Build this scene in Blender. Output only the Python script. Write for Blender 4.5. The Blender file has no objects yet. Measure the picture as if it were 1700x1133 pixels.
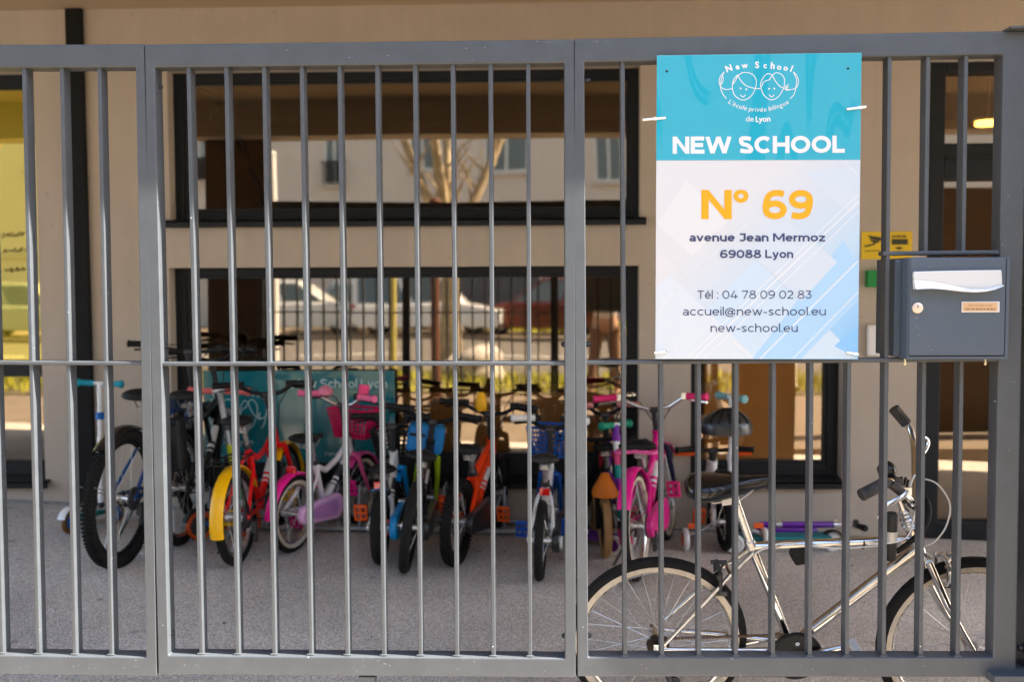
import bpy, bmesh, math, random
from mathutils import Vector as V, Matrix, Quaternion
R_ = math.radians
random.seed(7)
sc = bpy.context.scene
COL = sc.collection

# ------------------------------------------------------------------ camera, sky, sun, exposure
F_PX, CX, CY = 1653.0, 850.0, 566.5          # focal length and centre in photograph pixels (35 mm lens)
CAM = V((0.0, -2.88, 1.31))
YAW, PITCH, ROLL = 1.8, 3.2, -0.27
cam_rot = Matrix.Rotation(R_(YAW), 3, 'Z') @ Matrix.Rotation(R_(90 - PITCH), 3, 'X') @ Matrix.Rotation(R_(ROLL), 3, 'Z')
cd = bpy.data.cameras.new('camera'); cam = bpy.data.objects.new('camera', cd); COL.objects.link(cam)
cam.matrix_world = Matrix.Translation(CAM) @ cam_rot.to_4x4()
cd.sensor_width = 36.0; cd.lens = 35.0; cd.clip_start = 0.05; cd.clip_end = 2000
cd.dof.use_dof = True; cd.dof.focus_distance = 2.9; cd.dof.aperture_fstop = 2.5
sc.camera = cam

SUN_EL, SUN_AZ = 45.0, 9.0                   # azimuth: degrees the sun stands in front of the fence plane
sun_dir = V((math.cos(R_(SUN_AZ)) * math.cos(R_(SUN_EL)), -math.sin(R_(SUN_AZ)) * math.cos(R_(SUN_EL)), math.sin(R_(SUN_EL))))
ld = bpy.data.lights.new('sun', 'SUN'); ld.energy = 5.0; ld.angle = R_(0.5); ld.color = (1.0, 0.91, 0.78)
sun = bpy.data.objects.new('sun', ld); COL.objects.link(sun)
sun.rotation_euler = (-sun_dir).to_track_quat('-Z', 'Y').to_euler(); sun.location = (20, -6, 20)
w = bpy.data.worlds.new('World'); sc.world = w; w.use_nodes = True
nt = w.node_tree; bg = nt.nodes['Background']; sky = nt.nodes.new('ShaderNodeTexSky')
sky.sky_type = 'NISHITA'; sky.sun_disc = False; sky.sun_elevation = R_(SUN_EL); sky.sun_rotation = R_(90 + SUN_AZ)
sky.air_density = 1.0; sky.dust_density = 1.5; sky.ozone_density = 1.0
nt.links.new(sky.outputs[0], bg.inputs[0]); bg.inputs[1].default_value = 0.10
sc.view_settings.view_transform = 'Standard'; sc.view_settings.look = 'None'
sc.view_settings.exposure = 2.85; sc.view_settings.gamma = 1.0
sc.cycles.max_bounces = 10; sc.cycles.transparent_max_bounces = 12; sc.cycles.diffuse_bounces = 5; sc.cycles.glossy_bounces = 6
sc.cycles.sample_clamp_indirect = 8.0; sc.cycles.caustics_reflective = False; sc.cycles.caustics_refractive = False
sc.cycles.use_denoising = True

# ------------------------------------------------------------------ measuring helpers
def ray(px, py):
    return (cam_rot @ V(((px - CX) / F_PX, -(py - CY) / F_PX, -1.0)))
def at(px, py, Y):                             # the point of the vertical plane y = Y behind a photograph pixel
    d = ray(px, py); t = (Y - CAM.y) / d.y
    return CAM + d * t
def ground_z(x, y):
    return -0.028 - 0.0407 * x + 0.018 * (y - 2.62) if y > -3 else -0.028 - 0.0407 * x - 0.1012
def on_ground(px, py):
    d = ray(px, py); n = V((0.0407, -0.018, 1.0)); p0 = V((0, 2.62, -0.028))
    return CAM + d * ((p0 - CAM).dot(n) / d.dot(n))

# ------------------------------------------------------------------ scene helpers
WM = {}                                        # world matrix of each thing
def thing(name, label, cat, loc=(0, 0, 0), rot=None, group=None):
    o = bpy.data.objects.new(name, None); COL.objects.link(o); o.empty_display_size = 0.1
    m = Matrix.Translation(V(loc)) @ (rot.to_4x4() if rot is not None else Matrix.Identity(4))
    o.matrix_world = m; WM[o] = m
    o['label'] = label; o['category'] = cat
    if group: o['group'] = group
    return o
def tag(o, label, cat, group=None):
    o['label'] = label; o['category'] = cat
    if group: o['group'] = group
    return o
def structure(o, kind='structure'):
    o['kind'] = kind; return o

class MB:
    def __init__(s): s.v = []; s.f = []; s.mi = []; s.cur = 0
    def add(s, vs, fs, M=None):
        b = len(s.v)
        s.v += [tuple(M @ V(p)) if M is not None else tuple(p) for p in vs]
        for f in fs: s.f.append([b + i for i in f]); s.mi.append(s.cur)
        return s
    def box(s, lo, hi, M=None):
        x0, y0, z0 = lo; x1, y1, z1 = hi
        return s.add([(x0,y0,z0),(x1,y0,z0),(x1,y1,z0),(x0,y1,z0),(x0,y0,z1),(x1,y0,z1),(x1,y1,z1),(x0,y1,z1)],
              [(0,3,2,1),(4,5,6,7),(0,1,5,4),(1,2,6,5),(2,3,7,6),(3,0,4,7)], M)
    def cbox(s, c, size, M=None):
        c = V(c); h = V(size) / 2
        return s.box(c - h, c + h, M)
    def tube(s, pts, r, n=8, M=None, caps=True, closed=False, flat=None):
        pts = [V(p) for p in pts]; k = len(pts)
        rs = r if isinstance(r, (list, tuple)) else [r] * k
        tans = []
        for i in range(k):
            if closed: t = pts[(i + 1) % k] - pts[i - 1]
            else: t = pts[min(i + 1, k - 1)] - pts[max(i - 1, 0)]
            tans.append(t.normalized() if t.length > 1e-9 else V((0, 0, 1)))
        up = V((0, 0, 1)) if abs(tans[0].z) < 0.9 else V((1, 0, 0))
        nrm = (up - tans[0] * up.dot(tans[0])).normalized()
        vs = []; fs = []
        for i in range(k):
            if i:
                nrm = nrm - tans[i] * nrm.dot(tans[i])
                nrm = nrm.normalized() if nrm.length > 1e-9 else tans[i].orthogonal().normalized()
            bi = tans[i].cross(nrm)
            fa, fb = flat if flat else (1, 1)
            for j in range(n):
                a = 2 * math.pi * j / n
                vs.append(pts[i] + (nrm * math.cos(a) * fa + bi * math.sin(a) * fb) * rs[i])
        for i in range(k if closed else k - 1):
            i2 = (i + 1) % k
            for j in range(n):
                fs.append((i*n + j, i*n + (j+1) % n, i2*n + (j+1) % n, i2*n + j))
        if caps and not closed:
            fs.append(tuple(reversed(range(n)))); fs.append(tuple(range((k-1)*n, k*n)))
        return s.add(vs, fs, M)
    def cyl(s, a, b, r, n=12, M=None): return s.tube([a, b], r, n, M)
    def torus(s, c, R, r, axis='y', n=40, m=8, sq=1.0, M=None, a0=0.0, a1=360.0):
        vs = []; fs = []; full = abs(a1 - a0) >= 359.9; k = n if full else n + 1
        for i in range(k):
            a = R_(a0 + (a1 - a0) * i / n); ca, sa = math.cos(a), math.sin(a)
            for j in range(m):
                b = 2 * math.pi * j / m; rr = R + r * math.cos(b); t = r * sq * math.sin(b)
                p = (rr*ca, t, rr*sa) if axis == 'y' else ((t, rr*ca, rr*sa) if axis == 'x' else (rr*ca, rr*sa, t))
                vs.append(V(p) + V(c))
        for i in range(n):
            i2 = (i + 1) % k
            for j in range(m): fs.append((i*m + j, i*m + (j+1) % m, i2*m + (j+1) % m, i2*m + j))
        return s.add(vs, fs, M)
    def lathe(s, prof, n=20, M=None):              # prof: (radius, height) along z
        vs = []; fs = []; k = len(prof)
        for r, h in prof:
            for j in range(n):
                a = 2*math.pi*j/n; vs.append((r*math.cos(a), r*math.sin(a), h))
        for i in range(k-1):
            for j in range(n): fs.append((i*n+j, i*n+(j+1)%n, (i+1)*n+(j+1)%n, (i+1)*n+j))
        fs.append(tuple(reversed(range(n)))); fs.append(tuple(range((k-1)*n, k*n)))
        return s.add(vs, fs, M)
    def prism(s, poly, d0, d1, axis='y', M=None):   # outline in the other two axes, given a depth
        n = len(poly)
        def p(a, b, d): return (a, d, b) if axis == 'y' else ((d, a, b) if axis == 'x' else (a, b, d))
        vs = [p(a, b, d0) for a, b in poly] + [p(a, b, d1) for a, b in poly]
        fs = [tuple(range(n)), tuple(reversed(range(n, 2*n)))] + [(i, n+i, n+(i+1)%n, (i+1)%n) for i in range(n)]
        return s.add(vs, fs, M)
    def loft(s, rings, M=None, caps=True):
        n = len(rings[0]); vs = [p for r in rings for p in r]; fs = []
        for i in range(len(rings)-1):
            for j in range(n): fs.append((i*n+j, i*n+(j+1)%n, (i+1)*n+(j+1)%n, (i+1)*n+j))
        if caps: fs.append(tuple(reversed(range(n)))); fs.append(tuple(range((len(rings)-1)*n, len(rings)*n)))
        return s.add(vs, fs, M)
    def build(s, name, mat, parent=None, world=False, smooth=False, bevel=0.0, seg=2, loc=None, subsurf=0, auto=None):
        me = bpy.data.meshes.new(name)
        vs = s.v
        if parent is not None and world and parent in WM:
            inv = WM[parent].inverted(); vs = [tuple(inv @ V(p)) for p in vs]
        me.from_pydata(vs, [], s.f); me.update()
        mats = mat if isinstance(mat, (list, tuple)) else [mat]
        for m in mats: me.materials.append(m)
        for i, p in enumerate(me.polygons):
            p.material_index = s.mi[i]; p.use_smooth = smooth
        b = bmesh.new(); b.from_mesh(me); bmesh.ops.recalc_face_normals(b, faces=b.faces); b.to_mesh(me); b.free()
        if smooth and auto is None: auto = 40
        if smooth and auto:
            try: me.set_sharp_from_angle(angle=R_(auto))
            except Exception: pass
        o = bpy.data.objects.new(name, me); COL.objects.link(o)
        if parent is not None:
            o.parent = parent
            WM[o] = WM.get(parent, Matrix.Identity(4))
        if loc is not None: o.location = loc
        if bevel:
            md = o.modifiers.new('bevel', 'BEVEL'); md.width = bevel; md.segments = seg; md.limit_method = 'ANGLE'; md.angle_limit = R_(40)
        if subsurf:
            md = o.modifiers.new('sub', 'SUBSURF'); md.levels = subsurf; md.render_levels = subsurf
        return o

# ------------------------------------------------------------------ materials
MC = {}
def mat(name, color, rough=0.5, metal=0.0, coat=0.0, var=0.0, vscale=8.0, bump=0.0, bscale=60.0, spec=0.5, speck=None, coords='Object', emit=None):
    if name in MC: return MC[name]
    m = bpy.data.materials.new(name); m.use_nodes = True; n = m.node_tree; L = n.links
    b = n.nodes['Principled BSDF']; c = (*color, 1)
    b.inputs['Base Color'].default_value = c; b.inputs['Roughness'].default_value = rough; b.inputs['Metallic'].default_value = metal
    b.inputs['Coat Weight'].default_value = coat; b.inputs['Coat Roughness'].default_value = 0.08
    b.inputs['Specular IOR Level'].default_value = spec
    tc = None
    if var or bump or speck:
        tc = n.nodes.new('ShaderNodeTexCoord')
    if var:
        no = n.nodes.new('ShaderNodeTexNoise'); no.inputs['Scale'].default_value = vscale; no.inputs['Detail'].default_value = 5; no.inputs['Roughness'].default_value = 0.65
        L.new(tc.outputs[coords], no.inputs['Vector'])
        mr = n.nodes.new('ShaderNodeMapRange'); mr.inputs['From Min'].default_value = 0.3; mr.inputs['From Max'].default_value = 0.7
        mr.inputs['To Min'].default_value = 1 - var; mr.inputs['To Max'].default_value = 1 + var
        L.new(no.outputs['Fac'], mr.inputs['Value'])
        mx = n.nodes.new('ShaderNodeVectorMath'); mx.operation = 'SCALE'; mx.inputs[0].default_value = color
        L.new(mr.outputs[0], mx.inputs['Scale']); L.new(mx.outputs[0], b.inputs['Base Color'])
        m2 = n.nodes.new('ShaderNodeMapRange'); m2.inputs['From Min'].default_value = 0.3; m2.inputs['From Max'].default_value = 0.7
        m2.inputs['To Min'].default_value = max(0.02, rough * (1 - var)); m2.inputs['To Max'].default_value = min(1, rough * (1 + var))
        L.new(no.outputs['Fac'], m2.inputs['Value']); L.new(m2.outputs[0], b.inputs['Roughness'])
        last = mx
    if speck:                                    # small chips or grit of another colour: (colour, scale, amount)
        scol, sscale, amt = speck
        vo = n.nodes.new('ShaderNodeTexNoise'); vo.inputs['Scale'].default_value = sscale; vo.inputs['Detail'].default_value = 2
        L.new(tc.outputs[coords], vo.inputs['Vector'])
        rp = n.nodes.new('ShaderNodeValToRGB'); rp.color_ramp.elements[0].position = amt; rp.color_ramp.elements[1].position = amt + 0.03
        L.new(vo.outputs['Fac'], rp.inputs['Fac'])
        mixn = n.nodes.new('ShaderNodeMix'); mixn.data_type = 'RGBA'
        L.new(rp.outputs['Color'], mixn.inputs['Factor'])
        if var: L.new(last.outputs[0], mixn.inputs['A'])
        else: mixn.inputs['A'].default_value = c
        mixn.inputs['B'].default_value = (*scol, 1); L.new(mixn.outputs['Result'], b.inputs['Base Color'])
    if bump:
        nb = n.nodes.new('ShaderNodeTexNoise'); nb.inputs['Scale'].default_value = bscale; nb.inputs['Detail'].default_value = 4
        L.new(tc.outputs[coords], nb.inputs['Vector'])
        bp = n.nodes.new('ShaderNodeBump'); bp.inputs['Strength'].default_value = bump; bp.inputs['Distance'].default_value = 0.004
        L.new(nb.outputs['Fac'], bp.inputs['Height']); L.new(bp.outputs[0], b.inputs['Normal'])
    if emit:
        b.inputs['Emission Color'].default_value = (*emit[0], 1); b.inputs['Emission Strength'].default_value = emit[1]
    MC[name] = m; return m

def pick(name, h, **k):                          # paint from an sRGB hex
    c = [int(h[i:i+2], 16) / 255 for i in (0, 2, 4)]
    c = [x / 12.92 if x <= 0.04045 else ((x + 0.055) / 1.055) ** 2.4 for x in c]
    return mat(name, tuple(c), **k)

M_fence = mat('grey fence paint', (0.060, 0.069, 0.080), rough=0.42, var=0.10, vscale=14, bump=0.05, bscale=240, speck=((0.62, 0.64, 0.66), 85, 0.765))
M_bolt = mat('black bolt steel', (0.03, 0.03, 0.035), rough=0.35, metal=0.7)
M_wall = mat('beige render', (0.47, 0.405, 0.335), rough=0.9, var=0.06, vscale=2.5, bump=0.35, bscale=320, speck=((0.39, 0.335, 0.275), 14, 0.72))
def add_streaks(m_, amt):
    n = m_.node_tree; L = n.links; b = n.nodes['Principled BSDF']; src = b.inputs['Base Color'].links[0].from_socket
    tc = n.nodes.new('ShaderNodeTexCoord'); mp = n.nodes.new('ShaderNodeMapping'); mp.inputs['Scale'].default_value = (9, 9, 0.7); L.new(tc.outputs['Object'], mp.inputs['Vector'])
    no = n.nodes.new('ShaderNodeTexNoise'); no.inputs['Scale'].default_value = 1.0; no.inputs['Detail'].default_value = 6; no.inputs['Roughness'].default_value = 0.7; L.new(mp.outputs[0], no.inputs['Vector'])
    mr = n.nodes.new('ShaderNodeMapRange'); mr.inputs['From Min'].default_value = 0.35; mr.inputs['From Max'].default_value = 0.7; mr.inputs['To Min'].default_value = 1 + amt*.4; mr.inputs['To Max'].default_value = 1 - amt; L.new(no.outputs['Fac'], mr.inputs['Value'])
    vm = n.nodes.new('ShaderNodeVectorMath'); vm.operation = 'SCALE'; L.new(src, vm.inputs[0]); L.new(mr.outputs[0], vm.inputs['Scale']); L.new(vm.outputs[0], b.inputs['Base Color'])
add_streaks(M_wall, 0.06)
M_soffit = mat('soffit paint', (0.40, 0.30, 0.19), rough=0.9, var=0.03, vscale=1.5)
M_frame = mat('anthracite window aluminium', (0.010, 0.012, 0.015), rough=0.5, var=0.08, vscale=20, spec=0.25)
M_pipe = mat('dark zinc', (0.007, 0.007, 0.0075), rough=0.7, var=0.1, spec=0.2)
M_blk = mat('black plastic', (0.006, 0.006, 0.0065), rough=0.55, var=0.15, vscale=30, spec=0.25)
M_rub = mat('tyre rubber', (0.011, 0.0105, 0.010), rough=0.85, spec=0.2, var=0.3, vscale=40, bump=0.5, bscale=180)
M_cream = mat('cream sidewall', (0.54, 0.47, 0.37), rough=0.75, var=0.15, vscale=30)
M_steel = mat('galvanised steel', (0.42, 0.43, 0.45), rough=0.45, metal=0.85, var=0.2, vscale=25)
M_chrome = mat('chrome', (0.74, 0.73, 0.72), rough=0.11, metal=1.0)
M_alu = mat('aluminium', (0.72, 0.72, 0.73), rough=0.28, metal=1.0, var=0.1, vscale=40)
M_white = mat('white enamel', (0.80, 0.80, 0.79), rough=0.3, coat=0.4)
M_nylon = mat('white nylon', (0.82, 0.82, 0.80), rough=0.45)

def glass_mat(name, refl, tint, rtint):
    m = bpy.data.materials.new(name); m.use_nodes = True; n = m.node_tree; L = n.links
    for x in list(n.nodes):
        if x.type != 'OUTPUT_MATERIAL': n.nodes.remove(x)
    out = [x for x in n.nodes if x.type == 'OUTPUT_MATERIAL'][0]
    tr = n.nodes.new('ShaderNodeBsdfTransparent'); tr.inputs[0].default_value = (*tint, 1)
    gl = n.nodes.new('ShaderNodeBsdfGlossy'); gl.inputs['Color'].default_value = (*rtint, 1); gl.inputs['Roughness'].default_value = 0.018
    fr = n.nodes.new('ShaderNodeFresnel'); fr.inputs['IOR'].default_value = 1.5
    mr = n.nodes.new('ShaderNodeMapRange'); mr.inputs['From Min'].default_value = 0.04; mr.inputs['From Max'].default_value = 1
    mr.inputs['To Min'].default_value = refl; mr.inputs['To Max'].default_value = 1
    L.new(fr.outputs[0], mr.inputs['Value'])
    tc = n.nodes.new('ShaderNodeTexCoord'); no = n.nodes.new('ShaderNodeTexNoise'); no.inputs['Scale'].default_value = 1.3; no.inputs['Detail'].default_value = 0
    L.new(tc.outputs['Object'], no.inputs['Vector'])
    bp = n.nodes.new('ShaderNodeBump'); bp.inputs['Strength'].default_value = 0.25; bp.inputs['Distance'].default_value = 0.006
    L.new(no.outputs['Fac'], bp.inputs['Height']); L.new(bp.outputs[0], gl.inputs['Normal'])
    mx = n.nodes.new('ShaderNodeMixShader')
    L.new(mr.outputs[0], mx.inputs[0]); L.new(tr.outputs[0], mx.inputs[1]); L.new(gl.outputs[0], mx.inputs[2]); L.new(mx.outputs[0], out.inputs[0])
    return m
M_glass_y = glass_mat('yellow film glass', 0.50, (0.95, 0.80, 0.16), (1.0, 0.84, 0.26))
_n = M_glass_y.node_tree; _o = [x for x in _n.nodes if x.type == 'OUTPUT_MATERIAL'][0]; _src = _o.inputs[0].links[0].from_socket
_d = _n.nodes.new('ShaderNodeBsdfDiffuse'); _d.inputs[0].default_value = (0.75, 0.58, 0.02, 1); _m = _n.nodes.new('ShaderNodeMixShader'); _m.inputs[0].default_value = 0.22
_n.links.new(_src, _m.inputs[1]); _n.links.new(_d.outputs[0], _m.inputs[2]); _n.links.new(_m.outputs[0], _o.inputs[0])
M_glass = glass_mat('coated window glass', 0.27, (0.92, 0.86, 0.76), (1.0, 0.84, 0.64))

# ------------------------------------------------------------------ ground and street
def exposed_aggregate():
    m = bpy.data.materials.new('exposed aggregate'); m.use_nodes = True; n = m.node_tree; L = n.links; b = n.nodes['Principled BSDF']
    tc = n.nodes.new('ShaderNodeTexCoord')
    def noise(scale, det):
        x = n.nodes.new('ShaderNodeTexNoise'); x.inputs['Scale'].default_value = scale; x.inputs['Detail'].default_value = det
        L.new(tc.outputs['Object'], x.inputs['Vector']); return x
    a = n.nodes.new('ShaderNodeTexVoronoi'); a.inputs['Scale'].default_value = 250; L.new(tc.outputs['Object'], a.inputs['Vector'])
    rp = n.nodes.new('ShaderNodeValToRGB'); e = rp.color_ramp.elements
    e[0].position = 0.0; e[0].color = (0.25, 0.225, 0.20, 1); e[1].position = 1.0; e[1].color = (0.82, 0.755, 0.69, 1)
    e2 = rp.color_ramp.elements.new(0.5); e2.color = (0.545, 0.495, 0.435, 1)
    sep = n.nodes.new('ShaderNodeSeparateColor'); L.new(a.outputs['Color'], sep.inputs[0]); L.new(sep.outputs[0], rp.inputs['Fac'])
    big = noise(1.1, 6); mr = n.nodes.new('ShaderNodeMapRange'); mr.inputs['From Min'].default_value = 0.3; mr.inputs['From Max'].default_value = 0.7
    mr.inputs['To Min'].default_value = 0.76; mr.inputs['To Max'].default_value = 1.20; L.new(big.outputs['Fac'], mr.inputs['Value'])
    vm = n.nodes.new('ShaderNodeVectorMath'); vm.operation = 'SCALE'; L.new(rp.outputs['Color'], vm.inputs[0]); L.new(mr.outputs[0], vm.inputs['Scale'])
    st = noise(5.5, 3); r2 = n.nodes.new('ShaderNodeValToRGB'); r2.color_ramp.elements[0].position = 0.69; r2.color_ramp.elements[1].position = 0.74
    L.new(st.outputs['Fac'], r2.inputs['Fac']); mx = n.nodes.new('ShaderNodeMix'); mx.data_type = 'RGBA'
    ml = n.nodes.new('ShaderNodeMath'); ml.operation = 'MULTIPLY'; ml.inputs[1].default_value = 0.45; L.new(r2.outputs['Color'], ml.inputs[0]); L.new(ml.outputs[0], mx.inputs['Factor'])
    L.new(vm.outputs[0], mx.inputs['A']); mx.inputs['B'].default_value = (0.16, 0.105, 0.07, 1); L.new(mx.outputs['Result'], b.inputs['Base Color'])
    b.inputs['Roughness'].default_value = 0.85
    bp = n.nodes.new('ShaderNodeBump'); bp.inputs['Strength'].default_value = 0.5; bp.inputs['Distance'].default_value = 0.004
    L.new(a.outputs['Distance'], bp.inputs['Height']); L.new(bp.outputs[0], b.inputs['Normal'])
    return m
M_agg = exposed_aggregate()
g = MB(); xs = [-9, 0, 9]; ys = [-0.28, 2.75]
g.add([(x, y, ground_z(x, y)) for y in ys for x in xs], [(0, 1, 4, 3), (1, 2, 5, 4)])
structure(g.build('courtyard_ground', M_agg))
M_side = mat('pale pavement', (0.20, 0.155, 0.11), rough=0.9, var=0.12, vscale=3, bump=0.3, bscale=90)
M_asph = mat('asphalt', (0.13, 0.115, 0.10), rough=0.9, var=0.12, vscale=4, bump=0.4, bscale=150)
M_paint = mat('road paint', (0.75, 0.73, 0.69), rough=0.7, var=0.08)
M_soil = mat('street ground', (0.24, 0.22, 0.19), rough=0.95, var=0.15, vscale=0.5)
g = MB(); g.box((-300, -300, -0.62), (300, 300, -0.55)); structure(g.build('ground', M_soil))
g = MB(); g.box((-40, -4.6, -0.6), (40, -0.28, -0.12)); structure(g.build('pavement', M_side))
g = MB(); g.box((-40, -7.4, -0.5), (40, -4.6, -0.10)); structure(g.build('verge', mat('verge soil', (0.14, 0.12, 0.06), rough=1, var=0.3, vscale=2)))
g = MB(); g.box((-60, -18.8, -0.5), (60, -7.4, -0.18)); structure(g.build('road', M_asph))
g = MB()
for i in range(-10, 11): g.box((i*4.2 - 1.2, -13.16, -0.18), (i*4.2 + 1.2, -12.98, -0.176))
structure(g.build('road_marking', M_paint))
g = MB(); g.box((-60, -39, -0.5), (60, -18.8, -0.06)); structure(g.build('far_pavement', M_side))
# grass on the verge: many blades in one object
gb = MB(); rg = random.Random(3)
for i in range(5200):
    x = rg.uniform(-9, 7); y = rg.uniform(-7.3, -4.7); h = rg.uniform(0.07, 0.20); a = rg.uniform(0, 6.28); wd = rg.uniform(0.008, 0.02)
    dx, dy = math.cos(a)*wd, math.sin(a)*wd; lx, ly = rg.uniform(-.06, .06), rg.uniform(-.06, .06)
    gb.add([(x-dx, y-dy, -0.1), (x+dx, y+dy, -0.1), (x+lx, y+ly, -0.1+h)], [(0, 1, 2)])
for i in range(1200):
    x = rg.uniform(-2, 14); y = rg.uniform(-23.5, -21.6); h = rg.uniform(0.15, 0.4); a = rg.uniform(0, 6.28); wd = 0.04
    dx, dy = math.cos(a)*wd, math.sin(a)*wd
    gb.add([(x-dx, y-dy, -0.06), (x+dx, y+dy, -0.06), (x+rg.uniform(-.1, .1), y, -0.06+h)], [(0, 1, 2)])
o = gb.build('grass', mat('grass blade', (0.42, 0.40, 0.025), rough=0.7, var=0.35, vscale=1.5)); structure(o, 'stuff')


# ------------------------------------------------------------------ the school building
WY, GY = 2.62, 2.74                              # wall face and glass planes
X0, X1 = -5.4, 8.0
SOF = at(600, 8.6, WY).z                          # soffit height
def wx(px, py=450): return at(px, py, WY).x
def wz(py, px=670): return at(px, py, WY).z
W_a = (-5.2, at(60, 300, WY).x, wz(797, 40), wz(118, 30))
W_b = (at(280, 250, WY).x, at(1063, 250, WY).x, wz(364), wz(112))
W_c = (at(284, 600, WY).x, at(1061, 600, WY).x, wz(797), wz(443))
W_d = (at(1147, 640, WY).x, at(1400, 640, WY).x, wz(797), wz(443))
DOOR = (at(1537, 500, WY).x, 3.0, -0.135, wz(98, 1600))
OPEN = [W_a, W_b, W_c, W_d, DOOR]
def wall_sheet(mb, x0, x1, z0, z1, opens, y0, y1):
    xs = sorted({x0, x1, *[o[0] for o in opens], *[o[1] for o in opens]}); zs = sorted({z0, z1, *[o[2] for o in opens], *[o[3] for o in opens]})
    for i in range(len(xs)-1):
        for j in range(len(zs)-1):
            cx, cz = (xs[i]+xs[i+1])/2, (zs[j]+zs[j+1])/2
            if any(o[0] < cx < o[1] and o[2] < cz < o[3] for o in opens): continue
            a, b, c, d = xs[i], xs[i+1], zs[j], zs[j+1]
            mb.add([(a, y0, c), (b, y0, c), (b, y0, d), (a, y0, d)], [(0, 1, 2, 3)])
            mb.add([(a, y1, c), (b, y1, c), (b, y1, d), (a, y1, d)], [(3, 2, 1, 0)])
    for a, b, c, d in opens:
        mb.add([(a, y0, c), (a, y1, c), (a, y1, d), (a, y0, d)], [(0, 1, 2, 3)])
        mb.add([(b, y0, c), (b, y1, c), (b, y1, d), (b, y0, d)], [(3, 2, 1, 0)])
        mb.add([(a, y0, d), (b, y0, d), (b, y1, d), (a, y1, d)], [(3, 2, 1, 0)])
        mb.add([(a, y0, c), (b, y0, c), (b, y1, c), (a, y1, c)], [(0, 1, 2, 3)])
school = thing('school_building', 'beige rendered school building with dark framed windows behind the grey fence', 'building', (0, WY, 0))
m = MB(); wall_sheet(m, X0, X1, -0.6, SOF, OPEN, WY, WY + 0.20)
m.build('wall', M_wall, school, world=True)
m = MB(); m.box((X0, -0.15, SOF), (X1, WY + 0.2, SOF + 0.35)); m.build('soffit', M_soffit, school, world=True)
m = MB(); m.box((X0, -0.15, SOF - 0.29), (X1, 0.16, SOF - 0.002)); m.build('lintel_beam', M_wall, school, world=True)
m = MB(); m.box((X0, -0.15, SOF + 0.352), (X1, 6.8, 7.5)); m.build('upper_storey', M_wall, school, world=True)
M_pill = mat('brown pillar paint', (0.10, 0.062, 0.036), rough=0.7, var=0.1, vscale=4)
def mirx(px, y): return at(px, 480, 2 * GY - y).x
for xa, xb, yf, yk in ((mirx(1222, -0.05), mirx(1312, -0.05), -0.228, 0.14), (mirx(346, -0.05), mirx(449, -0.05), -0.14, -0.03)):
    m = MB(); m.box((xa, yf, -0.6), (xb, yk, SOF - 0.292)); m.build('pillar', M_pill, school, world=True)
m = MB(); m.box((mirx(1222, -0.05), -0.228, SOF - 0.290), (mirx(1312, -0.05), -0.153, 7.4)); m.build('sun_blocking_pier', M_wall, school, world=True)  # unseen pier above the pillar, added to keep the sun off the sign
# down pipe
a = at(111.5, 18, WY); b = at(139, 18, WY)
m = MB(); m.box((a.x, WY - 0.035, ground_z(a.x, WY) - 0.02), (b.x, WY - 0.002, SOF - 0.002)); m.build('downpipe', M_pipe, school, world=True, bevel=0.006)
# sealed joint at the foot of the wall
m = MB(); m.prism([(X0, ground_z(X0, WY) - 0.03), (DOOR[0], ground_z(DOOR[0], WY) - 0.03), (DOOR[0], ground_z(DOOR[0], WY) + 0.014), (X0, ground_z(X0, WY) + 0.014)], WY - 0.012, WY - 0.001)
m.build('base_joint', mat('mastic', (0.22, 0.22, 0.22), rough=0.8, var=0.3, vscale=20), school, world=True)

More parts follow.
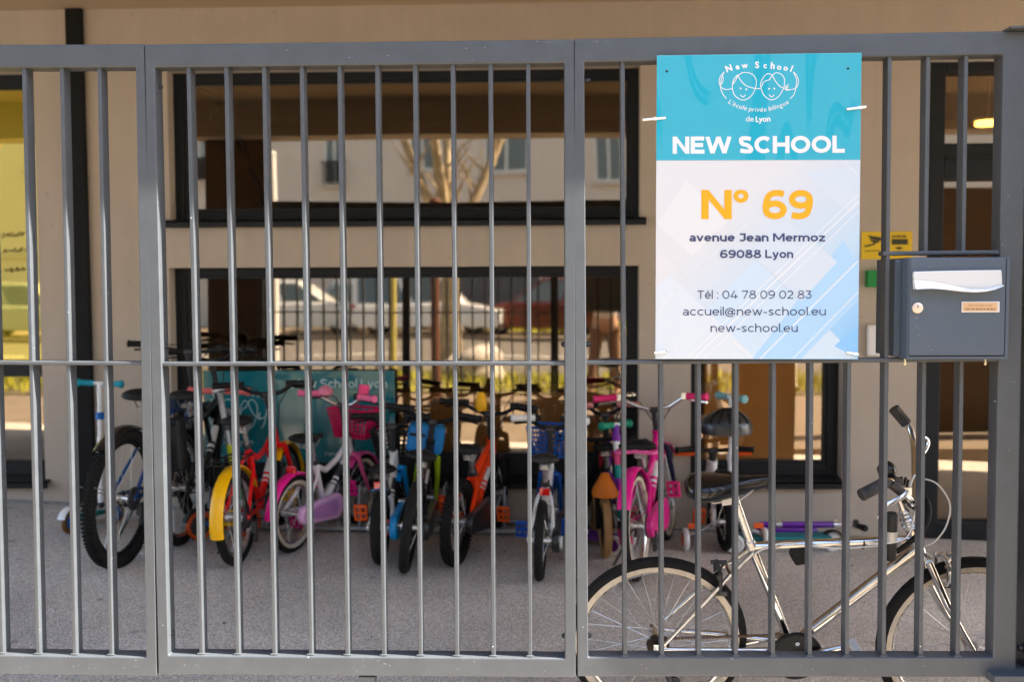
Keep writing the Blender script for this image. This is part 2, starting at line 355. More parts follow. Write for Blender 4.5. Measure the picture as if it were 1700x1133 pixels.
def window(o, fl, fr, ft, fb, sill=True, transom=(), mull=(), sill_over=(0.03, 0.03), gm=None):
    x0, x1, z0, z1 = o
    m = MB(); y0, y1 = WY + 0.085, WY + 0.165
    m.box((x0, y0, z0), (x0 + fl, y1, z1)); m.box((x1 - fr, y0, z0), (x1, y1, z1))
    m.box((x0 + fl, y0, z1 - ft), (x1 - fr, y1, z1)); m.box((x0 + fl, y0, z0), (x1 - fr, y1, z0 + fb))
    for z, h in transom: m.box((x0 + fl, y0 + 0.003, z), (x1 - fr, y1, z + h))
    for x, wd in mull: m.box((x, y0 + 0.002, z0 + fb), (x + wd, y1, z1 - ft))
    wn = m.build('window', M_frame, school, world=True, bevel=0.004)
    # inner step of the frame (sash)
    s = MB(); e = 0.016; ys = WY + 0.100
    s.box((x0+fl, ys, z0+fb), (x0+fl+e, y1, z1-ft)); s.box((x1-fr-e, ys, z0+fb), (x1-fr, y1, z1-ft))
    s.box((x0+fl+e, ys, z1-ft-e), (x1-fr-e, y1, z1-ft)); s.box((x0+fl+e, ys, z0+fb), (x1-fr-e, y1, z0+fb+e))
    s.build('sash', M_frame, wn, world=True)
    for za, zz, gmat in (((z0+fb, transom[0][0], M_glass), (transom[0][0] + transom[0][1], z1-ft, gm)) if transom else ((z0+fb, z1-ft, M_glass),)):
        g = MB(); g.add([(x0+fl, GY, za), (x1-fr, GY, za), (x1-fr, GY, zz), (x0+fl, GY, zz)], [(0, 1, 2, 3)])
        g.build('pane', gmat, wn, world=True)
    if sill:
        k = MB(); ov = 0.045
        k.box((x0 - sill_over[0], WY - ov, z0 - 0.042), (x1 + sill_over[1], WY - ov + 0.006, z0 - 0.004))
        k.add([(x0 - sill_over[0], WY - ov, z0 - 0.003), (x1 + sill_over[1], WY - ov, z0 - 0.003), (x1 + sill_over[1], WY + 0.12, z0 + 0.018), (x0 - sill_over[0], WY + 0.12, z0 + 0.018),
               (x0 - sill_over[0], WY - ov, z0 - 0.012), (x1 + sill_over[1], WY - ov, z0 - 0.012), (x1 + sill_over[1], WY + 0.12, z0 + 0.006), (x0 - sill_over[0], WY + 0.12, z0 + 0.006)],
              [(0, 1, 2, 3), (4, 7, 6, 5), (0, 4, 5, 1), (1, 5, 6, 2), (2, 6, 7, 3), (3, 7, 4, 0)])
        k.build('sill', M_frame, wn, world=True)
    if fb < 0.08:
        d = MB()
        nn = max(1, int((x1 - x0) / 0.6))
        for i in range(nn):
            xx = x0 + (i + 0.6) * (x1 - x0) / nn; d.box((xx, y0 - 0.004, z0 + 0.028), (xx + 0.04, y0 + 0.002, z0 + 0.038))
        d.build('drain_cap', M_blk, wn, world=True)
    return wn
tz = at(40, 625, GY).z; tz2 = at(40, 604, GY).z
window(W_a, 0.06, 0.012, 0.065, 0.075, transom=((tz, tz2 - tz),), gm=M_glass_y)
window(W_b, 0.052, 0.05, 0.045, 0.055)
window(W_c, 0.060, 0.045, 0.045, 0.115)
window(W_d, 0.040, 0.062, 0.045, 0.075)

# glazed entrance door with a transom light
dx0, dx1, dz0, dz1 = DOOR
m = MB(); y0, y1 = WY + 0.06, WY + 0.14
f1 = at(1562, 600, WY + 0.06).x - dx0
zt0, zt1 = at(1600, 300, GY).z, at(1600, 240, GY).z
zb = at(1600, 865, GY).z
m.box((dx0, y0, dz0), (dx0 + f1, y1, dz1)); m.box((dx1 - 0.06, y0, dz0), (dx1, y1, dz1))
m.box((dx0 + f1, y0, dz1 - 0.055), (dx1 - 0.06, y1, dz1)); m.box((dx0 + f1, y0, zt0), (dx1 - 0.06, y1, zt1))
m.box((dx0 + f1, y0, dz0 + 0.004), (dx1 - 0.06, y1, zb)); m.box((dx0 + 1.05, y0 + 0.003, zb), (dx0 + 1.17, y1, zt0))
door = m.build('entrance_door', M_frame, school, world=True, bevel=0.004)
m = MB(); m.box((dx0 + f1, y0 - 0.012, zt0 + 0.11), (dx1 - 0.06, y0 - 0.001, zt0 + 0.125)); m.build('weather_bar', M_frame, door, world=True)
for za, zz in ((zb, zt0), (zt1, dz1 - 0.055)):
    m = MB(); m.add([(dx0 + f1, GY, za), (dx1 - 0.06, GY, za), (dx1 - 0.06, GY, zz), (dx0 + f1, GY, zz)], [(0, 1, 2, 3)])
    m.build('pane', M_glass, door, world=True)
m = MB(); m.box((dx0 + 0.02, WY - 0.02, dz0 - 0.05), (dx1, WY + 0.2, dz0)); m.build('threshold', M_steel, door, world=True)

# rooms behind the glass
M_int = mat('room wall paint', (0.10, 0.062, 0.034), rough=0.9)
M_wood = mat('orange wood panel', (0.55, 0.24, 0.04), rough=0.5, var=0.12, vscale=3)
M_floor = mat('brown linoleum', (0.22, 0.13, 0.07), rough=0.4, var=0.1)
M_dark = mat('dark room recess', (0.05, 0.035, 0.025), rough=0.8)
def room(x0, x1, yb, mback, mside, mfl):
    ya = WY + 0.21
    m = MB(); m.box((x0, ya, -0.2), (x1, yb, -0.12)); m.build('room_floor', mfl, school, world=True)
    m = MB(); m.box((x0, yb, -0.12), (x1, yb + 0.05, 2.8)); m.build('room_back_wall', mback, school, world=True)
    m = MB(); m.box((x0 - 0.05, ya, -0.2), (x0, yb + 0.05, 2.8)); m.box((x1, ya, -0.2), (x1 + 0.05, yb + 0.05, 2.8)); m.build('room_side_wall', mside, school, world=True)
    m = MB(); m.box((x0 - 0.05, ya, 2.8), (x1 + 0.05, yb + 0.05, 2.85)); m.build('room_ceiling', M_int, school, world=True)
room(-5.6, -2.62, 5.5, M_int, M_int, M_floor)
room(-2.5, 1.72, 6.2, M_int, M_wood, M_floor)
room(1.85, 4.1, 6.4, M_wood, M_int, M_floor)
# corridor ceiling lamp seen through the transom
lp = at(1640, 208, 4.6)
lamp = thing('ceiling_lamp', 'lit round ceiling lamp in the corridor behind the door transom', 'lamp', lp)
m = MB(); m.lathe([(0.085, 0.0), (0.092, 0.010), (0.08, 0.03)], 28); m.build('diffuser', mat('lit lamp diffuser', (1, 0.8, 0.45), emit=((1.0, 0.55, 0.10), 1.2)), lamp, smooth=True)
m = MB(); m.lathe([(0.10, 0.03), (0.10, 0.05)], 28); m.build('base', M_white, lamp)
m = MB(); m.cyl((0, 0, 0.075), (0, 0, 2.80 - lp.z), 0.012, 8); m.build('rod', M_white, lamp)
# wooden furniture close behind the lower panes
def cupboard(x0, x1, z1, y0, label, nd):
    t = thing('wooden_cupboard', label, 'cupboard', ((x0+x1)/2, y0, -0.12))
    m = MB(); m.box((x0, y0 + 0.02, -0.12), (x1, y0 + 0.45, z1)); m.build('carcass', M_wood, t, world=True)
    for i in range(nd):
        a = x0 + (x1-x0)*i/nd + 0.006; b = x0 + (x1-x0)*(i+1)/nd - 0.006
        m = MB(); m.box((a, y0, -0.05), (b, y0 + 0.018, z1 - 0.012)); d = m.build('door', M_wood, t, world=True, bevel=0.003)
        m = MB(); m.box((b - 0.05, y0 - 0.02, z1 - 0.2), (b - 0.035, y0, z1 - 0.08)); m.build('handle', M_alu, d, world=True)
cupboard(at(660, 640, 2.81).x, at(1036, 640, 2.81).x, at(850, 652, 2.81).z, 2.81, 'low orange wood cupboard inside the middle window right of the teal banner', 2)
cupboard(at(1168, 640, 2.81).x, at(1400, 640, 2.81).x, 1.75, 2.81, 'tall orange wood cupboard inside the window left of the door', 1)
# slanting dark pole inside the upper window
m = MB(); m.tube([at(330, 150, 3.3), at(375, 175, 3.3), at(445, 350, 3.3)], 0.022, 8); m.tube([at(375, 178, 3.28), at(352, 188, 3.28), at(350, 198, 3.28)], 0.014, 8)
tag(m.build('window_pole', M_blk), 'dark slanting pole with a hook inside the upper window', 'pole')
# yellow paper sheets taped in the left window
M_yel = mat('yellow poster paper', (0.50, 0.37, 0.008), rough=0.35, coat=1.0, var=0.06, vscale=6)
M_paley = mat('pale yellow poster paper', (0.66, 0.50, 0.10), rough=0.35, coat=1.0, var=0.05, vscale=6)
def sheet(name, px0, py0, px1, py1, Y, material, label, cat, scrib=()):
    a = at(px0, py1, Y); b = at(px1, py0, Y)
    m = MB(); m.box((a.x, Y, a.z), (b.x, Y + 0.003, b.z)); o = m.build(name, material); tag(o, label, cat)
    if scrib:
        s = MB()
        for x, y, wd in scrib:
            rr = random.Random(int(x*7+y)); pts = []
            for i in range(16): pts.append(at(x + wd*i/15, y + rr.uniform(-8, 8), Y - 0.0015))
            s.tube(pts, 0.0017, 5)
        s.build('handwriting', mat('marker ink', (0.24, 0.19, 0.02), rough=0.6), o)
    return o
q_ = MB()
for x, y, wd in ((4, 392, 36), (4, 418, 40), (8, 450, 34)):
    rr = random.Random(int(x*7+y)); n_ = 26
    pts = [at(x + wd*i/(n_-1) + rr.uniform(-1.5, 1.5), y - 3*i/n_ + (rr.uniform(-6, -1) if i % 2 else rr.uniform(0, 5)), GY - 0.004) for i in range(n_)]
    q_.tube(pts, 0.0016, 5)
tag(q_.build('handwriting', mat('marker ink', (0.20, 0.15, 0.02), rough=0.6)), 'three faint lines of handwriting on the yellow film of the left window', 'handwriting')

# ------------------------------------------------------------------ lettering
_dg_font = None
def text2d(body, bold=0.0, spacing=1.0, res=5):
    c = bpy.data.curves.new('lettering', 'FONT'); c.body = body; c.size = 1.0; c.offset = bold; c.space_character = spacing
    c.fill_mode = 'FRONT' if hasattr(c, 'fill_mode') else c.fill_mode; c.resolution_u = res
    o = bpy.data.objects.new('lettering', c); COL.objects.link(o)
    dg = bpy.context.evaluated_depsgraph_get(); dg.update()
    me = bpy.data.meshes.new_from_object(o.evaluated_get(dg))
    vs = [(v.co.x, v.co.y) for v in me.vertices]; fs = [tuple(p.vertices) for p in me.polygons]
    bpy.data.objects.remove(o); bpy.data.curves.remove(c); bpy.data.meshes.remove(me)
    return vs, fs
CAPH = 0.727
def text_px(mb, body, x0, x1, ybase, caph, Y, bold=0.0, spacing=1.0, slope=0.0):
    vs, fs = text2d(body, bold, spacing)
    a = min(v[0] for v in vs); b = max(v[0] for v in vs); k = (x1 - x0) / (b - a)
    out = []
    for x, y in vs:
        px = x0 + (x - a) * k
        out.append(at(px, ybase + slope * (px - x0) - y / CAPH * caph, Y))
    mb.add(out, fs)
def glyph_px(mb, ch, cx, cy, caph, ang, Y, bold=0.0, shear=0.0):
    vs, fs = text2d(ch, bold)
    a = min(v[0] for v in vs); b = max(v[0] for v in vs); s = caph / CAPH; ca, sa = math.cos(R_(ang)), math.sin(R_(ang)); out = []
    for x, y in vs:
        u = (x - (a + b) / 2) * s; v = y * s; u += shear * v
        out.append(at(cx + u * ca + v * sa, cy + u * sa - v * ca, Y))
    mb.add(out, fs)
def stroke_px(mb, pts, wpx, Y, closed=False):
    P = [V((p[0], p[1])) for p in pts]; n = len(P); L = []; Rr = []
    for i in range(n):
        t = (P[(i+1) % n] - P[i-1]) if closed else (P[min(i+1, n-1)] - P[max(i-1, 0)])
        t = t.normalized(); q = V((-t.y, t.x)) * wpx / 2; L.append(P[i] + q); Rr.append(P[i] - q)
    vs = [at(p.x, p.y, Y) for p in L] + [at(p.x, p.y, Y) for p in Rr]
    fs = [(i, (i+1) % n, n + (i+1) % n, n + i) for i in range(n if closed else n-1)]
    mb.add(vs, fs)
def arc2(cx, cy, rx, ry, a0, a1, n=24, rot=0.0):
    out = []
    for i in range(n+1):
        a = R_(a0 + (a1-a0)*i/n); x, y = rx*math.cos(a), ry*math.sin(a); c, s = math.cos(R_(rot)), math.sin(R_(rot))
        out.append((cx + x*c - y*s, cy + x*s + y*c))
    return out
def spline2(pts, n=8):
    out = []
    for i in range(len(pts)-1):
        p0, p1, p2, p3 = [V(pts[max(0, min(len(pts)-1, k))]) for k in (i-1, i, i+1, i+2)]
        for j in range(n):
            t = j / n; out.append(tuple(0.5*((2*p1) + (p2-p0)*t + (2*p0-5*p1+4*p2-p3)*t*t + (3*p1-p0-3*p2+p3)*t**3)))
    out.append(tuple(pts[-1])); return out
# a plain geometric sans drawn as strokes: cap height 1, x height 0.74
def glyph(ch, w):
    h = w/2; X = 0.74; S = []
    def A(cx, cy, rx, ry, a0, a1, n=22): return arc2(cx, cy, rx, ry, a0, a1, n)
    def bowl(cx, r): return A(cx, X/2, r, X/2 - h, 0, 360, 30)
    lo, hi = 0.0, 1.0; W = 0.6
    if ch == 'N': W = .94; S = [[(h, 0), (h, 1)], [(h*1.1, 1), (W-h*1.1, 0)], [(W-h, 0), (W-h, 1)]]
    elif ch == 'E': W = .76; S = [[(h, 0), (h, 1)], [(h, 1-h), (W, 1-h)], [(h, .5), (W-.06, .5)], [(h, h), (W+.02, h)]]
    elif ch == 'W': W = 1.46; S = [[(h*.9, 1), (W*.27, 0)], [(W*.27, 0), (W*.5, 1)], [(W*.5, 1), (W*.73, 0)], [(W*.73, 0), (W-h*.9, 1)]]
    elif ch == 'S': W = .80; S = [spline2([(W-h*1.1, .83), (W*.52, 1-h), (W*.2, .93-h*.6), (h*1.02, .72), (W*.27, .55), (W*.62, .46), (W-h, .27), (W*.8, .06+h*.6), (W*.48, h), (h*.7, .17)])]
    elif ch == 'C': W = .96; S = [A(.53, .5, .53-h, .5-h, 48, 312, 30)]
    elif ch == 'H': W = .94; S = [[(h, 0), (h, 1)], [(W-h, 0), (W-h, 1)], [(h, .5), (W-h, .5)]]
    elif ch == 'O': W = 1.10; S = [A(.55, .5, .55-h, .5-h, 0, 360, 36)]
    elif ch == 'L': W = .70; S = [[(h, 0), (h, 1)], [(h, h), (W, h)]]
    elif ch == 'T': W = .78; S = [[(0, 1-h), (W, 1-h)], [(W/2, 0), (W/2, 1)]]
    elif ch == 'J': W = .62; S = [[(.06, 1-h), (W-h, 1-h)], [(W-h, 1), (W-h, .33)] , A(.5*W-.02, .33, W*.52-h, .33-h, 0, -150, 16)]
    elif ch == 'M': W = 1.12; S = [[(h, 0), (h, 1)], [(h*1.2, 1), (W/2, .22)], [(W/2, .22), (W-h*1.2, 1)], [(W-h, 0), (W-h, 1)]]
    elif ch == '0': W = .84; S = [A(.42, .5, .42-h, .5-h, 0, 360, 34)]
    elif ch == '2': W = .74; S = [A(.36, .68, .36-h, .32-h, 160, -35, 18) + [(h*1.6, h*1.6)], [(.02, h), (W, h)]]
    elif ch == '3': W = .74; S = [[(.06, 1-h), (W-.08, 1-h)], [(W-.10, 1-h*1.2), (W*.46, .58)], [(W*.40, .58)] + A(.34, .32+h*.2, .40-h, .29-h*.6, 80, -155, 18)]
    elif ch == '4': W = .88; S = [[(.52, 1), (.08, .27)], [(.02, .25), (W, .25)], [(.64, 0), (.64, .55)]]
    elif ch == '6': W = .80; S = [A(.40, .32, .40-h, .32-h, 0, 360, 28), spline2([(h, .32), (h*1.02, .50), (.16+h*.3, .78), (.34, .95-h*.7), (.52, 1-h), (.70, .955-h)])]
    elif ch == '7': W = .76; S = [[(0, 1-h), (W, 1-h)], [(W-h, 1-h), (.24, 0)]]
    elif ch == '8': W = .82; S = [A(.41, .285, .41-h, .285-h*.8, 0, 360, 28), A(.41, .765, .34-h, .235-h*.7, 0, 360, 24)]
    elif ch == '9': W = .80; S = [A(.40, .68, .40-h, .32-h, 0, 360, 28), spline2([(.80-h, .68), (.80-h*1.02, .50), (.64-h*.3, .22), (.46, .05+h*.7), (.28, h), (.10, .045+h)])]
    elif ch == 'a': W = .62; S = [[(W-h, 0), (W-h, X*.62)], A(W*.5-.01, X*.64, W*.5-h-.0, X*.36-h, 0, 145, 14), A(W*.46, .22, W*.46-h, .22-h*.8, 0, 360, 22)]
    elif ch in 'eé':
        W = .70; S = [A(.355, X/2, .355-h, X/2-h, 0, 318, 26), [(h, X/2), (.71-h*.6, X/2)]]
        if ch == 'é': S.append([(.30, .82), (.45, 1.0)]); hi = 1.05
    elif ch == 'v': W = .66; S = [[(h*.8, X), (W/2, 0)], [(W/2, 0), (W-h*.8, X)]]; hi = X
    elif ch == 'w': W = 1.02; S = [[(h*.8, X), (W*.28, 0)], [(W*.28, 0), (W*.5, X)], [(W*.5, X), (W*.72, 0)], [(W*.72, 0), (W-h*.8, X)]]; hi = X
    elif ch in 'nh': W = .66; S = [[(h, 0), (h, X if ch == 'n' else 1.04)], A(W/2, X*.56, W/2-h, X*.44-h, 180, 0, 18) + [(W-h, 0)]]; hi = 1.05
    elif ch == 'm': W = 1.08; S = [[(h, 0), (h, X)], A(.295, X*.58, .295-h, X*.42-h, 180, 0, 16) + [(.59-h, 0)], A(.835-h, X*.58, .245, X*.42-h, 180, 0, 16) + [(W-h, 0)]]
    elif ch == 'u': W = .66; S = [[(W-h, 0), (W-h, X)], [(h, X)] + A(W/2, X*.44, W/2-h, X*.44-h, 180, 360, 18)]; hi = X
    elif ch == 'r': W = .40; S = [[(h, 0), (h, X)], A(.40, X*.52, .40-h, X*.48-h, 180, 92, 12)]; hi = X
    elif ch == 'o': W = .74; S = [bowl(.37, .37-h)]
    elif ch == 'c': W = .64; S = [A(.37, X/2, .37-h, X/2-h, 48, 312, 24)]
    elif ch == 's': W = .54; S = [spline2([(W-h*1.1, X*.83), (W*.5, X-h), (h*1.1, X*.73), (W*.5, X*.5), (W-h, X*.27), (W*.48, h), (h*.6, X*.16)])]
    elif ch == 'z': W = .60; S = [[(.02, X-h), (W-.03, X-h)], [(W-.06, X-h*1.3), (.06, h*1.3)], [(.01, h), (W, h)]]; hi = X
    elif ch == 'l': W = w; S = [[(h, 0), (h, 1.06)]]; hi = 1.07
    elif ch == 'i': W = w; S = [[(h, 0), (h, X)], [(h, .90), (h, 1.03)]]; hi = 1.05
    elif ch == 'y': W = .66; S = [[(h*.8, X), (W/2+.01, 0)], [(W-h*.8, X), (W/2-.02, -.06), (W*.36, -.18), (W*.10, -.17)]]; lo = -.27; hi = X
    elif ch == '@': W = 1.10; S = [A(.55, .36, .55-h, .55-h, -50, -345, 34), A(.52, .36, .25-h*.6, .25-h*.6, 0, 360, 22), spline2([(.77, .60), (.77, .25), (.84, .14), (.96, .17), (1.08-h, .36)])]; lo = -.3
    elif ch == '°': W = .42; S = [A(.21, .79, .21-h*.75, .21-h*.75, 0, 360, 20)]
    elif ch == '-': W = .40; S = [[(.02, .36), (W-.02, .36)]]
    elif ch == '.': W = w*1.15; S = [[(W/2, 0), (W/2, w*1.1)]]
    elif ch == ':': W = w*1.15; S = [[(W/2, 0), (W/2, w*1.1)], [(W/2, X-w*1.1), (W/2, X)]]
    elif ch == ' ': W = .30
    return S, W, lo, hi
def sans(mb, body, x0, x1, ybase, caph, Y, w=0.12, slope=0.0, wo=None):
    x = 0.0; items = []
    for ch in body:
        ww = wo.get(ch, w) if wo else w
        S, W, lo, hi = glyph(ch, ww); items.append((S, x, lo, hi, ww)); x += W + (0.125 if ch != ' ' else 0.10) - (0.05 if w > .15 else 0)
    tot = x - 0.125 + (0.05 if w > .15 else 0); k = (x1 - x0) / tot; d = 0
    for S, gx, lo, hi, ww in items:
        for pts in S:
            d += 1; P = [V(p) for p in pts]; n = len(P); closed = (P[0] - P[-1]).length < 1e-4
            if closed: P = P[:-1]; n -= 1
            L, Rr = [], []
            for i in range(n):
                a = P[i-1] if (closed or i) else P[0]; b = P[(i+1) % n] if (closed or i < n-1) else P[-1]
                t = (b - a).normalized(); q = V((-t.y, t.x)) * ww / 2
                for lst, s_ in ((L, 1), (Rr, -1)):
                    c = P[i] + q * s_; c.y = min(max(c.y, lo), hi)
                    px = x0 + (gx + c.x) * k; lst.append(at(px, ybase + slope * (px - x0) - c.y * caph, Y - 2.5e-5 * (d % 7)))
            mb.add(L + Rr, [(i, (i+1) % n, n + (i+1) % n, n + i) for i in range(n if closed else n-1)])
def logo(mb, f, Y, wd, words=True):                # f maps drawing coordinates to photograph pixels
    def st(pts, closed=False): stroke_px(mb, [f(*p) for p in pts], wd, Y, closed)
    k = abs(f(1, 0)[0] - f(0, 0)[0])
    st(spline2([(668, 258), (640, 290), (631, 335), (640, 385), (668, 415), (705, 428), (745, 412), (775, 375), (790, 330), (790, 290), (770, 258), (735, 244), (700, 244), (672, 262)]))
    st(spline2([(668, 262), (690, 300), (730, 335), (790, 350), (820, 350)]))
    st(spline2([(668, 262), (655, 290), (634, 325)]))
    st(spline2([(900, 262), (870, 250), (840, 275), (821, 320), (830, 370), (855, 408), (895, 427), (935, 410), (962, 375), (980, 330), (980, 285), (960, 255), (925, 244), (900, 262)]))
    st(spline2([(900, 262), (920, 300), (950, 335), (985, 352)])); st(spline2([(900, 262), (880, 290), (845, 305), (822, 345)]))
    st(spline2([(577, 238), (548, 275), (543, 315), (560, 345), (590, 357), (634, 350)])); st(spline2([(577, 238), (556, 290), (552, 340), (565, 385), (592, 418)]))
    st(spline2([(565, 262), (570, 290), (556, 325)]))
    st(spline2([(1040, 238), (1065, 265), (1075, 305), (1060, 345), (1020, 358), (985, 352)])); st(spline2([(1040, 238), (1062, 290), (1058, 340), (1045, 390), (1018, 420)]))
    for dx in (0, 12, -8): st([(985, 345 + dx), (1012, 338 + dx * 2.2), (992, 352 + dx)])
    st(spline2([(685, 392), (702, 408), (720, 392)])); st(spline2([(878, 392), (895, 408), (912, 392)]))
    for x, y in ((687, 350), (725, 356), (878, 352), (913, 350)):
        mb.add([at(*f(x + 6*math.cos(a*math.pi/4), y + 6*math.sin(a*math.pi/4)), Y) for a in range(8)], [tuple(range(8))])
    for ch, x, y, r in (('N', 614, 234, -20), ('e', 668, 220, -14), ('w', 716, 212, -6), ('S', 797, 212, 0), ('c', 851, 212, 3), ('h', 900, 217, 7), ('o', 943, 222, 12), ('o', 986, 228, 16), ('l', 1022, 236, 22)):
        p = f(x, y); glyph_px(mb, ch, p[0], p[1], (44 if ch in 'NSlh' else 38) * k, r, Y, 0.035, 0.0)
    if words:
        s = "L'école privée bilingue"
        wts = [0.45 if c in "'il " else (0.8 if c in 'rLt' else 1.0) for c in s]; tot = sum(wts); acc = 0
        for c, q in zip(s, wts):
            th = -31.5 + 63 * (acc + q/2) / tot; acc += q
            if c == ' ': continue
            x = 808 + 395 * math.sin(R_(th)); y = 112 + 395 * math.cos(R_(th)); p = f(x, y)
            glyph_px(mb, c, p[0], p[1], 32 * k, -th * 0.95, Y, 0.004, 0.12)
        a = f(722, 571); b = f(775, 571); text_px(mb, 'de', a[0], b[0], a[1], 36*k, Y, 0.005)
        a = f(788, 576); b = f(886, 567); text_px(mb, 'Lyon', a[0], b[0], a[1], 38*k, Y, 0.03, slope=-0.05)

# ------------------------------------------------------------------ the fence
FENCE_G = 'grey steel fence panels'
def panel(label, tl, tr, bl, br, bars, mid_y, ws_l, ws_r, extra=None):
    P = [at(*p, 0.0) for p in (tl, tr, bl, br)]
    ang = (math.atan2(P[1].z - P[0].z, P[1].x - P[0].x) + math.atan2(P[3].z - P[2].z, P[3].x - P[2].x)) / 2
    W = (P[3] - P[2]).length; H = ((P[0] - P[2]).length + (P[1] - P[3]).length) / 2
    rot = Matrix.Rotation(-ang, 3, 'Y'); t = thing('steel_fence', label, 'fence', P[2], rot, FENCE_G)
    inv = WM[t].inverted()
    D = 0.060
    m = MB()
    rt, rb = 0.066, 0.058
    # mitred square tube frame as one ring
    def ring(y): return [(0, y, 0), (W, y, 0), (W, y, H), (0, y, H), (ws_l, y, rb), (W - ws_r, y, rb), (W - ws_r, y, H - rt), (ws_l, y, H - rt)]
    fr = ring(0.0); bk = ring(D); fs = []
    for i in range(4):
        j = (i+1) % 4
        fs += [(i, j, 4+j, 4+i), (8+i, 12+i, 12+j, 8+j), (i, 8+i, 8+j, j), (4+i, 4+j, 12+j, 12+i)]
    m.add(fr + bk, fs)
    m.build('frame', M_fence, t, bevel=0.0045, seg=3)
    zs = []
    for bx in bars:
        px, seg = (bx, ((None, None),)) if not isinstance(bx, tuple) else bx
        for a, b in seg:
            x = (inv @ at(px, 640, 0.008)).x
            z0 = rb - 0.004 if a is None else (inv @ at(px, a, 0.008)).z; z1 = H - rt + 0.004 if b is None else (inv @ at(px, b, 0.008)).z
            mb = MB(); mb.box((x - 0.006, 0.008, z0), (x + 0.006, 0.052, z1)); mb.build('bar', M_fence, t, bevel=0.0022, seg=2)
            # weld bead at the foot
            if a is None:
                wb = MB(); wb.tube([(x - 0.011, 0.0085, rb + 0.0015), (x, 0.0065, rb + 0.003), (x + 0.011, 0.0085, rb + 0.0015)], 0.0035, 6); wb.build('weld', M_fence, t, smooth=True)
    mz = (inv @ at((bl[0] + br[0]) / 2, mid_y, 0.006)).z
    mb = MB(); mb.box((ws_l - 0.003, 0.0055, mz - 0.006), (W - ws_r + 0.003, 0.0495, mz + 0.006)); mb.build('middle_rail', M_fence, t, bevel=0.003)
    return t, inv, W, H
BL = [52 + 61.5 * k for k in range(-7, 3)]
BM = [324 + 61.6 * k for k in range(10)]
pl, ivl, Wl, Hl = panel('left grey fence panel, cut by the left edge of the photo, before the yellow window', (-420, 72.6), (238, 72.6), (-414, 1114), (260.5, 1121), BL, 602.5, 0.032, 0.032)
pm, ivm, Wm, Hm = panel('middle grey fence panel with ten bars, in front of most of the parked bikes', (240.5, 73), (954.3, 64.6), (262.8, 1120.8), (956.0, 1126.6), BM, 604.5, 0.032, 0.032)
BR = [1036, 1098.3, 1160.6, 1223, 1285.2, 1347.5, 1410, 1472, (1534.5, ((None, 597), (424, None))), (1596.7, ((None, 597), (424, None)))]
pr, ivr, Wr, Hr = panel('right grey fence panel carrying the school sign and the letterbox', (957.3, 64.0), (1698, 50.0), (958.8, 1124.8), (1687, 1126.2), BR, 600.0, 0.032, 0.066)
a = ivr @ at(1466, 421, 0.006); b = ivr @ at(1662, 421, 0.006)
m = MB(); m.box((a.x, 0.0055, a.z - 0.006), (b.x, 0.0495, a.z + 0.006)); m.build('upper_rail', M_fence, pr, bevel=0.003)
for x, y, s_, host, inv in ((268.5, 143, 1, pm, ivm), (277.5, 575.5, 1, pm, ivm), (288, 1053, 1, pm, ivm),
                        (934, 133, -1, pm, ivm), (933, 572, -1, pm, ivm), (934, 1056.5, -1, pm, ivm),
                        (979, 133, 1, pr, ivr), (980, 572, 1, pr, ivr), (980.5, 1056, 1, pr, ivr)):
    p = inv @ at(x, y, 0.034); q = p - V((s_ * 0.012, 0, 0)); mb = MB()
    mb.tube([q, q + V((s_*0.006, 0, 0)), p, p + V((s_*0.003, 0, 0))], [0.0085, 0.0085, 0.0065, 0.003], 12); mb.build('bolt', M_bolt, host, smooth=True)
# capping plate, foot plate and hinge pin at the right end post
def plate(host, inv, px0, py0, px1, py1, ya, yb, name):
    a = inv @ at(px0, py1, ya); b = inv @ at(px1, py0, ya); mb = MB(); mb.box((a.x, ya, a.z), (b.x, yb, b.z)); return mb.build(name, M_fence, host, bevel=0.002)
plate(pr, ivr, 1678, 40.5, 1760, 46.5, -0.03, 0.10, 'cap_plate')
plate(pr, ivr, 1651, 1124.5, 1760, 1140, -0.05, 0.09, 'foot_plate')
q = ivr @ at(1690, 1077, 0.02); mb = MB(); mb.cyl(q, q + V((0.03, 0, 0)), 0.010, 14); mb.cyl(q + V((0.012, 0, 0)), q + V((0.022, 0, 0)), 0.016, 6); mb.build('hinge_pin', M_bolt, pr, smooth=True)
# steel gate post beyond the right end
gp = thing('gate_post', 'dark steel gate post just right of the right fence panel', 'post', at(1712, 1200, 0.03))
a = at(1704, 1190, 0.0); b = at(1760, 60, 0.0)
m = MB(); m.box((a.x, 0.0, -0.12), (b.x, 0.09, b.z)); m.build('shaft', M_fence, gp, world=True, bevel=0.004)
m = MB(); m.box((a.x - 0.004, -0.008, b.z), (b.x + 0.008, 0.098, b.z + 0.01)); m.build('cap', M_fence, gp, world=True)
# support stub under the middle panel
a = at(596, 1123, 0.02); m = MB(); m.box((a.x, 0.012, ground_z(a.x, 0) - 0.02), (a.x + 0.048, 0.052, a.z)); m.build('foot', M_fence, pm, world=True, bevel=0.003)

